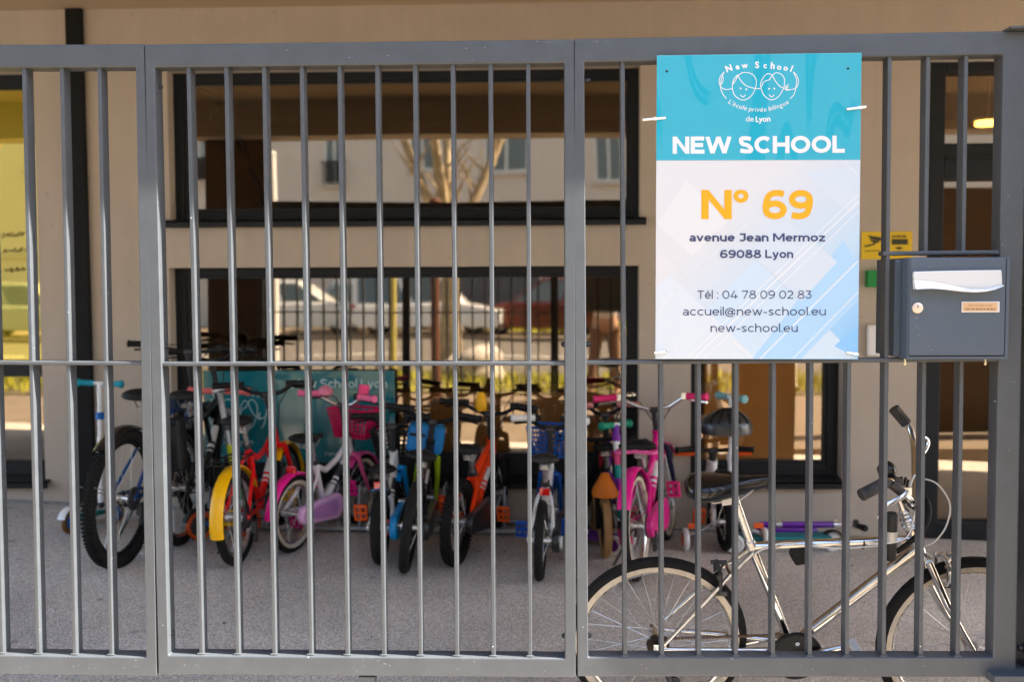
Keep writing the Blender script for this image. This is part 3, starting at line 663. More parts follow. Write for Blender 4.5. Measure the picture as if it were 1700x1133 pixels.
# ------------------------------------------------------------------ the school sign
SY = -0.012
def sign_print():
    mtl = bpy.data.materials.new('printed sign face'); mtl.use_nodes = True; n = mtl.node_tree; L = n.links; b = n.nodes['Principled BSDF']
    tc = n.nodes.new('ShaderNodeTexCoord'); sp = n.nodes.new('ShaderNodeSeparateXYZ'); L.new(tc.outputs['Object'], sp.inputs[0])
    # printed pale gradient of the lower sheet: towards the lower right it is bluer
    ad = n.nodes.new('ShaderNodeMath'); ad.operation = 'MULTIPLY_ADD'; ad.inputs[1].default_value = 0.75; L.new(sp.outputs['X'], ad.inputs[0])
    mz = n.nodes.new('ShaderNodeMath'); mz.operation = 'MULTIPLY'; mz.inputs[1].default_value = -0.85; L.new(sp.outputs['Z'], mz.inputs[0]); L.new(mz.outputs[0], ad.inputs[2])
    rp = n.nodes.new('ShaderNodeValToRGB'); e = rp.color_ramp.elements
    e[0].position = 0.0; e[0].color = (0.565, 0.575, 0.60, 1); e[1].position = 0.66; e[1].color = (0.15, 0.42, 0.72, 1); x = rp.color_ramp.elements.new(0.32); x.color = (0.42, 0.545, 0.655, 1)
    mo = n.nodes.new('ShaderNodeMath'); mo.operation = 'ADD'; mo.inputs[1].default_value = 0.05; L.new(ad.outputs[0], mo.inputs[0]); L.new(mo.outputs[0], rp.inputs['Fac'])
    L.new(rp.outputs['Color'], b.inputs['Base Color']); b.inputs['Roughness'].default_value = 0.30; b.inputs['Coat Weight'].default_value = 0.3; b.inputs['Coat Roughness'].default_value = 0.15
    return mtl
def gloss_teal():
    mtl = bpy.data.materials.new('glossy turquoise print'); mtl.use_nodes = True; n = mtl.node_tree; L = n.links; b = n.nodes['Principled BSDF']
    b.inputs['Base Color'].default_value = (0.0, 0.33, 0.46, 1); b.inputs['Roughness'].default_value = 0.5; b.inputs['Specular IOR Level'].default_value = 0.2; b.inputs['Coat Weight'].default_value = 1.0; b.inputs['Coat IOR'].default_value = 1.65; b.inputs['Coat Roughness'].default_value = 0.03
    tc = n.nodes.new('ShaderNodeTexCoord'); mp = n.nodes.new('ShaderNodeMapping'); mp.inputs['Scale'].default_value = (4.0, 1, 0.9); L.new(tc.outputs['Object'], mp.inputs['Vector'])
    no = n.nodes.new('ShaderNodeTexNoise'); no.inputs['Scale'].default_value = 1.0; no.inputs['Detail'].default_value = 0.0; L.new(mp.outputs[0], no.inputs['Vector'])
    bp = n.nodes.new('ShaderNodeBump'); bp.inputs['Strength'].default_value = 1.0; bp.inputs['Distance'].default_value = 0.07; L.new(no.outputs['Fac'], bp.inputs['Height'])
    L.new(bp.outputs[0], b.inputs['Coat Normal'])
    return mtl
sc0 = at(1258, 342, SY)
sign = thing('school_sign', 'tall turquoise and white school sign with orange number on the right fence panel', 'sign', sc0)
def quad_px(mb, pts, Y): mb.add([at(*p, Y) for p in pts], [tuple(range(len(pts)))])
m = MB()
c4 = [at(*p, SY) for p in ((1088, 596.5), (1424.5, 597.0), (1430.5, 87.0), (1090.5, 91.5))]
m.add([tuple(p) for p in c4] + [(p.x, SY + 0.003, p.z) for p in c4], [(0, 1, 2, 3), (7, 6, 5, 4), (0, 4, 5, 1), (1, 5, 6, 2), (2, 6, 7, 3), (3, 7, 4, 0)])
m.build('panel', sign_print(), sign, world=True)
m = MB(); quad_px(m, [(1089.3, 266.2), (1428.2, 265.2), (1430.4, 87.2), (1090.6, 91.7)], SY - 0.0006); m.build('header', gloss_teal(), sign, world=True)
# printed diagonal squares and lines
def M_print(name, c): return mat(name, c, rough=0.3, coat=0.2)
pal = [('print pale', (0.54, 0.60, 0.655)), ('print light blue', (0.33, 0.52, 0.71)), ('print mid blue', (0.21, 0.45, 0.73)), ('print white', (0.64, 0.66, 0.68)), ('print sky', (0.465, 0.575, 0.675)), ('print haze', (0.595, 0.605, 0.625)), ('print mist', (0.50, 0.57, 0.645))]
dm = MB()
def band(idx, pts, lvl): dm.cur = idx; quad_px(dm, pts, SY - 0.0002 - 0.00008 * lvl)
xl, xr, yt, yb = 1089.2, 1426.5, 266.5, 596
band(6, [(1335, 285), (1426.5, 275), (1427, 340), (1410, 355)], 0)
band(4, [(1255, 432), (1380, 550), (1424, 596), (1205, 596), (1150, 540)], 0)
band(0, [(1112, 456), (1255, 596), (1089, 596), (1089, 478)], 1)
band(1, [(1400, 400), (1425, 440), (1424.5, 500), (1330, 596), (1249, 596)], 1)
band(2, [(1385, 575), (1424.5, 540), (1424.5, 596)], 2)
band(1, [(1360, 470), (1425, 425), (1425, 500), (1340, 560), (1300, 545)], 2)
band(6, [(1300, 360), (1390, 435), (1330, 500), (1245, 420)], 2)
band(5, [(1140, 300), (1210, 366), (1150, 425), (1090, 372)], 1)
for (x0_, y0_), (x1_, y1_), wd in (((1262, 596), (1425, 433), 2.0), ((1140, 596), (1426, 322), 1.4), ((1152, 596), (1426, 334), 2.2), ((1168, 596), (1426, 350), 1.2), ((1316, 596), (1425, 485), 1.4),
                                 ((1219, 568), (1250, 596), 1.6), ((1090, 405), (1141, 455), 1.4), ((1141, 455), (1092, 520), 1.0), ((1090, 510), (1240, 372), 0.8), ((1400, 268), (1426, 292), 1.2)):
    dm.cur = 3; stroke_px(dm, [(x0_, y0_), ((x0_+x1_)/2, (y0_+y1_)/2), (x1_, y1_)], wd, SY - 0.0005)
dm.build('diagonal_pattern', [M_print(n, c) for n, c in pal], sign, world=True)
M_ink_w = mat('white print', (0.66, 0.67, 0.68), rough=0.35); M_ink_o = mat('orange print', (0.80, 0.34, 0.0), rough=0.35); M_ink_n = mat('navy print', (0.03, 0.045, 0.13), rough=0.35)
TY = SY - 0.0009
m = MB(); sans(m, 'NEW SCHOOL', 1116.8, 1402.7, 255.2, 28.6, TY, 0.235, slope=-0.006); m.build('school_name', M_ink_w, sign, world=True); m = MB()
logo(m, lambda x, y: (1060 + x/4.0475, 60 + y/4.0475), TY, 1.25); m.build('logo', M_ink_w, sign, world=True)
m = MB(); sans(m, 'N°', 1164.4, 1241.5, 363.8, 48.5, TY, 0.225, wo={'°': 0.14}); m.build('number_sign', M_ink_o, sign, world=True); m = MB(); sans(m, '69', 1266.5, 1349.5, 363.8, 48.5, TY, 0.205); m.build('house_number', M_ink_o, sign, world=True)
for nm_, tx_, xa_, xb_, yb_, wt_ in (('street_name', 'avenue Jean Mermoz', 1144.5, 1370, 401.0, .19), ('town_name', '69088 Lyon', 1195.6, 1317, 428.6, .19), ('telephone_number', 'Tél : 04 78 09 02 83', 1158, 1347.4, 496.2, .115),
                                   ('email_address', 'accueil@new-school.eu', 1133.7, 1371, 524.0, .115), ('web_address', 'new-school.eu', 1179.8, 1324.4, 551.6, .115)):
    m = MB(); sans(m, tx_, xa_, xb_, yb_, 13.6, TY, wt_); m.build(nm_, M_ink_n, sign, world=True)
m = MB()
for x, y in ((1107, 118), (1408, 113.3), (1104, 195.5), (1407, 180.5), (1105, 584), (1408, 586)):
    m.add([at(x + 2.1*math.cos(k*math.pi/5), y + 2.1*math.sin(k*math.pi/5), SY - 0.0013) for k in range(10)], [tuple(range(10))])
m.build('screw_hole', M_blk, sign, world=True)
for px0, py0, px1, py1, lab in ((1067, 198.8, 1105, 195.3, 'long white cable tie at the upper left edge of the school sign'), (1406, 181, 1438, 177, 'white cable tie at the upper right edge of the school sign'),
                           (1086.5, 586.5, 1105.5, 584.3, 'short white cable tie at the lower left corner of the school sign'), (1406, 585.5, 1425.5, 588.8, 'white cable tie at the lower right corner of the school sign')):
    m = MB(); a, b = at(px0, py0, -0.016), at(px1, py1, -0.016); md = a.lerp(b, 0.45)
    m.tube([a, md, b, b + V((0, 0.02, 0))] if px0 > 1300 and py0 > 300 else [a, md, b, b + V((0, 0.018, 0))], 0.0033, 8, flat=(1.0, 0.5)); m.cbox(a.lerp(b, 0.55 if px0 < 1300 else 0.7), (0.010, 0.006, 0.008)); tag(m.build('cable_tie', M_nylon), lab, 'cable tie')

# ------------------------------------------------------------------ the letterbox
LY = -0.050
M_box = mat('blue grey box paint', (0.062, 0.084, 0.115), rough=0.45, var=0.06, vscale=12, speck=((0.6, 0.62, 0.64), 60, 0.79))
lb = thing('letterbox', 'blue grey steel letterbox with silver flap set into the right fence panel', 'letterbox', at(1590, 596, LY))
a = at(1504, 597, LY); b = at(1676, 427, LY)
m = MB(); m.box((a.x, LY + 0.004, a.z), (b.x, 0.21, b.z)); m.build('body', M_box, lb, world=True, bevel=0.003)
m = MB()
for lo, hi in (((a.x, a.z), (a.x + 0.008, b.z)), ((b.x - 0.010, a.z), (b.x, b.z)), ((a.x + 0.008, b.z - 0.006), (b.x - 0.010, b.z)), ((a.x + 0.008, a.z), (b.x - 0.010, a.z + 0.008))):
    m.box((lo[0], LY - 0.006, lo[1]), (hi[0], LY + 0.003, hi[1]))
m.build('rim', M_box, lb, world=True, bevel=0.0015)
# flange against the fence bars
m = MB(); m.box((a.x - 0.018, -0.006, a.z + 0.006), (a.x - 0.001, 0.004, b.z - 0.004)); m.build('flange', M_box, lb, world=True)
def bq(x, y): return (1420 + x/4.357, 380 + y/4.357)
dl, dh = bq(384, 918), bq(1092, 212)
p, q = at(*dl, LY - 0.008), at(*dh, LY - 0.008)
m = MB(); m.box((p.x, LY - 0.010, p.z), (q.x, LY - 0.001, q.z)); ldoor = m.build('door', M_box, lb, world=True, bevel=0.0025)
M_flap = mat('silver flap', (0.62, 0.63, 0.64), rough=0.35, metal=0.25)
up = [(425, 310), (640, 304), (850, 300), (1058, 298), (1063, 350), (1064, 404), (1000, 420), (930, 432), (860, 437), (780, 425), (700, 408), (630, 391), (560, 378), (490, 372), (425, 371), (421, 340)]
lo_ = [(425, 371), (490, 372), (560, 378), (630, 391), (700, 408), (780, 425), (860, 437), (930, 432), (1000, 420), (1064, 404), (1066, 414), (1000, 440), (930, 455), (860, 460), (780, 456), (700, 447), (630, 438), (560, 433), (490, 434), (430, 438)]
def pxprism(poly, y0, y1):
    mm = MB(); pts = [at(*bq(*c), y0) for c in poly]; mm.prism([(c.x, c.z) for c in pts], y0, y1); return mm
fl = pxprism(up, LY - 0.022, LY - 0.0105).build('flap', M_flap, ldoor, world=True, bevel=0.002)
mm = MB(); n_ = len(lo_); top_n = 10
f_ = [at(*bq(*c), LY - 0.0225) for c in lo_]
vs = []
for i, c in enumerate(f_):
    y = LY - (0.0225 if i < top_n else 0.034); vs.append((c.x, y, c.z))
vs += [(c.x, LY - 0.0105, c.z) for c in f_]
mm.add(vs, [tuple(range(n_)), tuple(reversed(range(n_, 2*n_)))] + [(i, n_+i, n_+(i+1) % n_, (i+1) % n_) for i in range(n_)])
mm.build('flap_lip', mat('silver flap lip', (0.74, 0.75, 0.76), rough=0.35, metal=0.2), ldoor, world=True)
c = at(*bq(450, 573), LY - 0.012); m = MB(); m.tube([c + V((0, 0.002, 0)), c - V((0, 0.002, 0)), c - V((0, 0.003, 0))], [0.0150, 0.0150, 0.0125], 24); lk = m.build('lock', mat('lock face', (0.70, 0.60, 0.50), rough=0.35, metal=0.6), ldoor, world=True, smooth=True)
m = MB(); m.cbox((c.x, c.y - 0.0034, c.z + 0.004), (0.0018, 0.001, 0.007)); m.build('keyhole', M_blk, lk, world=True)
p, q = at(*bq(766, 606), LY - 0.011), at(*bq(1043, 526), LY - 0.011)
m = MB(); m.box((p.x, LY - 0.0135, p.z), (q.x, LY - 0.0102, q.z)); npl = m.build('name_plate', M_flap, ldoor, world=True, bevel=0.001)
p2, q2 = at(*bq(778, 597), LY - 0.014), at(*bq(1030, 534), LY - 0.014)
m = MB(); m.box((p2.x, LY - 0.0145, p2.z), (q2.x, LY - 0.0138, q2.z)); m.build('name_card', pick('brass card', 'cda77c', rough=0.4), npl, world=True)
m = MB(); a1 = bq(815, 562); b1 = bq(990, 562); text_px(m, 'NEW SCHOOL LYON', a1[0], b1[0], a1[1], 3.6, LY - 0.0150)
rr = random.Random(4); x = 792
while x < 1005:
    wd = rr.uniform(8, 22); quad_px(m, [bq(x, 588), bq(x + wd, 588), bq(x + wd, 575), bq(x, 575)], LY - 0.0150); x += wd + rr.uniform(4, 9)
m.build('lettering', pick('faded ink', '8a6a52', rough=0.6), npl, world=True)
for bx_ in (1502.5, 1636):
    c = at(bx_, 601, -0.03); m = MB(); m.tube([c + V((0, 0, 0.012)), c, c - V((0, 0, 0.006)), c - V((0, 0, 0.010))], [0.0028, 0.0030, 0.0045, 0.002], 8); m.build('hanging_screw', mat('brass screw', (0.8, 0.66, 0.42), rough=0.3, metal=0.8), lb, world=True, smooth=True)

# ------------------------------------------------------------------ notices on the wall beside the door
cs = thing('warning_sign', 'yellow camera warning sign on the wall above the letterbox', 'sign', at(1472, 431, WY))
m = MB(); p, q = at(1430, 430.5, WY - 0.004), at(1514.5, 384.5, WY - 0.004); m.box((p.x, WY - 0.005, p.z), (q.x, WY - 0.001, q.z)); m.build('plate', pick('warning yellow', 'e0bd12', rough=0.5), cs, world=True)
def cq(x, y): return (1400 + x/2.833, 20 + y/2.833)
CYY = WY - 0.0062; m = MB()
for poly in ([(115, 1050), (178, 1060), (190, 1068), (170, 1078), (128, 1066)], [(126, 1068), (168, 1078), (165, 1088), (130, 1078)], [(140, 1078), (152, 1080), (150, 1096), (142, 1096)], [(98, 1100), (140, 1090), (142, 1097), (100, 1107)],
             [(228, 1068), (304, 1068), (304, 1094), (228, 1094)], [(240, 1110), (262, 1104), (284, 1110), (262, 1118)], [(100, 1122), (175, 1121), (175, 1125), (100, 1126)], [(230, 1126), (300, 1125), (300, 1129), (230, 1130)]):
    m.add([at(*cq(*c), CYY) for c in poly], [tuple(range(len(poly)))])
rr = random.Random(9); x = 230
while x < 298:
    wd = rr.uniform(4, 10); quad_px(m, [cq(x, 1061), cq(x+wd, 1061), cq(x+wd, 1050), cq(x, 1050)], CYY); x += wd + 3
m.build('symbols', mat('sign black', (0.03, 0.028, 0.01), rough=0.6), cs, world=True)
m = MB(); p, q = at(1440.5, 477, WY - 0.05), at(1475, 449, WY - 0.05); m.box((p.x, WY - 0.05, p.z), (q.x, WY - 0.001, q.z)); bx = m.build('alarm_box', pick('alarm green', '0a8a3c', rough=0.4), None, bevel=0.004); tag(bx, 'small green box on the wall half hidden by the letterbox', 'box')
m = MB(); p, q = at(1440, 592, WY - 0.03), at(1472, 540, WY - 0.03); m.box((p.x, WY - 0.03, p.z), (q.x, WY - 0.001, q.z)); tag(m.build('wall_unit', M_white, None, bevel=0.012, seg=4), 'white rounded unit on the wall half hidden by the letterbox', 'intercom')

# ------------------------------------------------------------------ teal banner behind the middle window
BY = 2.688
bn = thing('banner', 'teal school banner standing against the left part of the middle window', 'banner', at(495, 766, BY))
p, q = at(340, 768, BY), at(655, 616, BY); m = MB(); m.box((p.x, BY, p.z), (q.x, BY + 0.008, q.z)); m.build('panel', pick('banner teal', '006f7c', rough=0.2, coat=0.8), bn, world=True)
m = MB(); BT = BY - 0.002
sans(m, 'New School Lyon', 484, 643, 644.5, 14.5, BT, 0.17); sans(m, 'new-school.eu', 540, 622, 757, 7, BT, 0.12)
text_px(m, 'de Lyon', 372, 420, 738, 9, BT, bold=0.01)
logo(m, lambda x, y: (395 + (x - 808) * 0.185, 690 + (y - 340) * 0.27), BT, 1.6, words=False)
m.build('lettering', pick('banner ink', 'b9d6d8', rough=0.5), bn, world=True)

# ------------------------------------------------------------------ across the street (seen mirrored in the panes)
def mir(px, py, y):                               # real point at depth y whose mirror image in the panes lies behind this pixel
    p = at(px, py, 2 * GY - y); return V((p.x, y, p.z))
FY = -28.0
ob = thing('apartment_building', 'pale apartment building across the street, mirrored in the panes', 'building', (0, FY, -0.06))
m = MB(); m.box((-45, FY - 8, -0.1), (45, FY, 15)); m.build('wall', mat('pale facade', (0.66, 0.60, 0.55), rough=0.9, var=0.04, vscale=0.6), ob, world=True)
M_win = mat('far window glass', (0.12, 0.16, 0.18), rough=0.1); M_shut = mat('pale shutter', (0.55, 0.5, 0.45), rough=0.7)
def fwin(x, z, wd, h, rail=False):
    m = MB(); m.box((x, FY, z), (x + wd, FY + 0.05, z + h)); wn = m.build('window', M_white, ob, world=True)
    m = MB(); k = 0.08
    for a, b in ((x + k, x + wd/2 - k/2), (x + wd/2 + k/2, x + wd - k)): m.box((a, FY + 0.04, z + k), (b, FY + 0.056, z + h - k))
    m.build('pane', M_win, wn, world=True)
    m = MB(); m.box((x - 0.1, FY, z - 0.14), (x + wd + 0.1, FY + 0.16, z - 0.01)); m.build('sill', M_shut, wn, world=True)
    if rail:
        m = MB()
        for i in range(9): m.cyl((x + wd*i/8, FY + 0.2, z), (x + wd*i/8, FY + 0.2, z + 0.8), 0.025, 6)
        m.cyl((x - .1, FY + 0.2, z + 0.8), (x + wd + .1, FY + 0.2, z + 0.8), 0.03, 6); m.build('railing', M_blk, wn, world=True)
for (pa, pb, yb_, rail) in ((804, 876, 283, False), (680, 724, 280, False), (542, 576, 306, True), (322, 344, 300, True), (985, 1032, 300, False), (40, 70, 283, False), (1180, 1260, 283, False), (-120, -60, 283, False), (1420, 1480, 283, False)):
    p, q = mir(pa, yb_, FY), mir(pb, yb_, FY); fwin(p.x, p.z, q.x - p.x, 1.9, rail)
    fwin(p.x, p.z + 3.0, q.x - p.x, 1.7); fwin(p.x, p.z + 6.0, q.x - p.x, 1.7)
m = MB(); m.box((-45, FY, 2.35), (45, FY + 0.10, 2.6)); m.build('ledge', M_shut, ob, world=True)
p, q = mir(760, 545, FY), mir(830, 545, FY); m = MB(); m.box((p.x, FY, -0.1), (q.x + 1.4, FY + 0.06, 2.2)); m.build('garage_door', mat('grey garage door', (0.10, 0.10, 0.11), rough=0.6), ob, world=True)

def car(label, cx, y, col, L=4.2, H=1.5, van=False, flip=1, group=None):
    t = thing('parked_car', label, 'car', (cx, y, -0.06), None, 'cars parked across the street')
    W = 1.72; gc = 0.2
    m = MB(); h = 0.86
    prof = [(-L/2, 0.35), (-L/2 + 0.05, 0.72), (-L/2 + 0.18, h), (L/2 - 1.15, h + 0.03), (L/2 - 0.25, h - 0.12), (L/2, 0.62), (L/2 - 0.02, 0.32), (L/2 - 0.3, gc), (-L/2 + 0.25, gc)]
    m.prism([(flip*a, b) for a, b in prof], -W/2, W/2); m.build('body', col, t, bevel=0.06, seg=3)
    if van: top = [(-L/2 + 0.06, h - 0.02), (-L/2 + 0.12, H), (L/2 - 1.9, H), (L/2 - 1.0, h - 0.02)]
    else: top = [(-L/2 + 0.1, h - 0.02), (-L/2 + 0.55, H), (L/2 - 2.0, H), (L/2 - 1.05, h - 0.02)]
    def cab(shr, inset, y): return [(flip*a*shr, y, b) for a, b in top]
    r0 = [(flip*a, -W/2 + 0.06 + (0.14 if b > h else 0), b) for a, b in top]; r1 = [(x, -yy, z) for x, yy, z in r0]
    m = MB(); n = 4; m.add(r0 + r1, [tuple(range(n)), tuple(reversed(range(n, 2*n)))] + [(i, n+i, n+(i+1) % n, (i+1) % n) for i in range(n)]); m.build('roof', col, t, bevel=0.05, seg=3)
    g = MB()
    for s in (-1, 1):
        lo = [(a, b) for a, b in top]; cx_ = sum(a for a, b in lo)/4; cz = sum(b for a, b in lo)/4
        for k0, k1 in ((0.05, 0.47), (0.53, 0.95)):
            def lerp(k, up): 
                a = lo[0 if not up else 1]; b = lo[3 if not up else 2]
                return (a[0] + (b[0]-a[0])*k, (h + 0.05) if not up else H - 0.09)
            qd = [lerp(k0, 0), lerp(k1, 0), lerp(k1, 1), lerp(k0, 1)]
            g.add([(flip*a, s*(W/2 - 0.05 - (0.13*(b-h)/(H-h))), b) for a, b in qd], [(0, 1, 2, 3)])
    g.build('side_window', M_win, t)
    for sx in (-L/2 + 0.75, L/2 - 0.8):
        for s in (-1, 1):
            m = MB(); m.torus((flip*sx, s*(W/2 - 0.09), 0.31), 0.22, 0.09, 'y', 24, 8); wl = m.build('wheel', M_rub, t, smooth=True)
            m = MB(); m.cyl((flip*sx, s*(W/2 - 0.13), 0.31), (flip*sx, s*(W/2 - 0.03), 0.31), 0.17, 14); m.build('rim', M_alu, wl)
    for s in (-1, 1):
        m = MB(); m.cbox((flip*(L/2 - 0.06), s*0.62, 0.66), (0.14, 0.34, 0.14)); m.build('headlight', M_glassy, t, bevel=0.03)
        m = MB(); m.cbox((flip*(-L/2 + 0.07), s*0.70, 0.74), (0.12, 0.22, 0.26)); m.build('tail_light', M_tail, t, bevel=0.03)
M_glassy = mat('lamp glass', (0.8, 0.8, 0.78), rough=0.1); M_tail = pick('tail light red', 'c01408', rough=0.15)
CYc = -20.3
def cpx(px): return mir(px, 520, CYc).x
car('white hatchback across the street mirrored left of the pane centre', cpx(505), CYc, pick('car white', 'eceae6', rough=0.2, coat=0.8), 3.9, 1.5)
car('pale blue grey car between the two white cars across the street', cpx(618), CYc - 2.0, pick('car blue grey', '8c97a8', rough=0.25, coat=0.8), 4.0, 1.5)
car('white van with a sloping nose parked across the street', cpx(716), CYc + 0.4, pick('car van white', 'f2f0ee', rough=0.25, coat=0.8), 4.3, 1.85, True, 1)
car('dark red car with lit tail lamps parked across the street', cpx(905), CYc - 0.4, pick('car dark red', '5a1c10', rough=0.2, coat=0.9), 4.1, 1.55, False, -1)
car('silver car parked across the street at the left end of the row', cpx(60), CYc, pick('car silver', 'a8aaa8', rough=0.25, coat=0.8), 4.2, 1.5)
car('black car parked across the street at the right end of the row', cpx(1260), CYc, pick('car black', '16171a', rough=0.2, coat=0.9), 4.3, 1.5)

# street trees: tapered trunk, limbs, crown of leaf clumps
M_bark = mat('plane tree bark', (0.42, 0.33, 0.21), rough=0.9, var=0.55, vscale=5, bump=0.6, bscale=9); M_leaf = mat('spring leaf', (0.10, 0.14, 0.03), rough=0.7, var=0.4, vscale=2)
def tree(x, y, r, h, label, fork, seed):
    rt = random.Random(seed); t = thing('street_tree', label, 'tree', (x, y, -0.12), None, 'street trees')
    m = MB(); tips = []
    m.tube([(0, 0, 0), (0.02, 0, fork*0.5), (0.03, 0.02, fork)], [r*1.25, r, r*0.95], 12)
    for k in range(4):
        a = k*1.57 + rt.uniform(-.4, .4); d = V((math.cos(a), math.sin(a), 0)); p1 = V((0.03, 0.02, fork - 0.1)); p2 = p1 + d*0.45 + V((0, 0, 1.0)); p3 = p2 + d*0.7 + V((0, 0, 1.6)); p4 = p3 + d*0.9 + V((0, 0, h*0.25))
        m.tube([p1, p2, p3, p4], [r*0.7, r*0.5, r*0.35, r*0.15], 8); tips += [p3, p4, p3.lerp(p4, .5)]
        for j in range(9):
            o_ = p2.lerp(p3, rt.random()) if j % 2 else p1.lerp(p2, rt.uniform(.4, 1)); e_ = o_ + V((rt.uniform(-.7, .7), rt.uniform(-.7, .7), rt.uniform(.3, 1.1))); mid_ = o_.lerp(e_, .5) + V((rt.uniform(-.12, .12), rt.uniform(-.12, .12), .05)); m.tube([o_, mid_, e_], [r*.16, r*.11, r*.04], 5)
        for j in range(3):
            b = d.cross(V((0, 0, 1)))*rt.uniform(-1.2, 1.2) + d*0.4 + V((0, 0, 0.9)); m.tube([p3, p3 + b*0.7, p3 + b*1.5], [r*0.25, r*0.15, r*0.05], 6); tips.append(p3 + b*1.4)
    m.build('trunk', M_bark, t, smooth=True, auto=80)
    lf = MB()
    for tp in tips:
        if tp.z < 4.3: continue
        for k in range(90):
            c = tp + V((rt.gauss(0, .75), rt.gauss(0, .75), abs(rt.gauss(0, .8)))); s = rt.uniform(.05, .11); u = V((rt.uniform(-1, 1), rt.uniform(-1, 1), rt.uniform(-1, 1))).normalized(); v = u.orthogonal().normalized()
            lf.add([c - u*s, c + v*s*.6, c + u*s, c - v*s*.6], [(0, 1, 2, 3)])
    lf.build('crown', M_leaf, t)
p = mir(748, 560, -8.6); tree(p.x, p.y, 0.17, 8, 'forked plane tree on the verge, mirrored in the upper window', 2.1, 1)
p = mir(489, 560, -10.2) ; tree(p.x, -6.9, 0.14, 8, 'straight slim plane tree on the verge, mirrored left of the forked one', 3.4, 2)
p = mir(-60, 560, -6.9); tree(p.x, -6.9, 0.17, 8, 'plane tree on the verge mirrored in the left window', 2.4, 5)
def post(px, y, wpx, top, mt, label):
    p = mir(px, 560, y); s = F_PX / (2*GY - y - CAM.y); m = MB(); r = wpx / s / 2
    t = thing('street_post', label, 'post', (p.x, y, -0.1)); m.cyl((0, 0, 0), (0, 0, top), r, 14); m.build('shaft', mt, t, smooth=True)
    m = MB(); m.lathe([(r*1.25, top), (r*1.25, top + 0.03), (r*0.6, top + 0.06)], 14); m.build('cap', mt, t); m = MB(); m.lathe([(r*1.8, 0), (r*1.8, 0.03), (r*1.05, 0.05)], 14); m.build('foot', mt, t)
post(457, -5.2, 11, 3.2, M_white, 'white post standing in for the sunlit pillar edge, mirrored in the middle window')  # stands in for the bright sunlit side of the left pillar
post(652, -6.4, 11, 2.6, pick('post green', 'a89c50', rough=0.5), 'yellow green post on the verge mirrored in the middle window')
post(723, -3.4, 15, 2.4, pick('post rust', '5a3018', rough=0.7), 'rust brown post on the pavement mirrored in the middle window')
post(1317, -5.4, 10, 3.0, mat('post cream', (0.7, 0.62, 0.5), rough=0.6), 'cream post on the verge mirrored in the right window')
ws = thing('added_dark_screen', 'added dark brown screen outside that darkens the reflection in the entrance door', 'screen', (4.6, -1.15, -0.3))  # made-up board, added only to darken what the door glass reflects
M_dwood = mat('dark stained wood', (0.06, 0.032, 0.014), rough=0.6, var=0.2, vscale=6)
m = MB(); m.box((3.35, -1.16, -0.10), (6.4, -1.13, 2.2)); m.build('board', M_dwood, ws, world=True)
for x_ in (3.4, 4.9, 6.35):
    m = MB(); m.box((x_ - 0.04, -1.22, -0.3), (x_ + 0.04, -1.162, 2.25)); m.build('post', M_dwood, ws, world=True)
# boulder on the verge
p = mir(786, 628, -6.6); rb = random.Random(12); bmx = bmesh.new(); bmesh.ops.create_icosphere(bmx, subdivisions=4, radius=1.0)
for v in bmx.verts:
    d = v.co.normalized(); k = 1 + 0.16*math.sin(3.1*d.x + 1.7*d.y) + 0.12*math.sin(4.3*d.z - 2.2*d.x) + 0.05*math.sin(11*d.y + 9*d.z); v.co = V((d.x*0.44*k, d.y*0.32*k, d.z*0.33*k))
me = bpy.data.meshes.new('boulder'); bmx.to_mesh(me); bmx.free(); me.materials.append(mat('pale rock', (0.5, 0.45, 0.4), rough=0.9, var=0.3, vscale=5, bump=0.6, bscale=14))
o = bpy.data.objects.new('boulder', me); COL.objects.link(o); o.location = (p.x, p.y, 0.08); tag(o, 'pale rounded boulder lying on the grass verge', 'boulder')

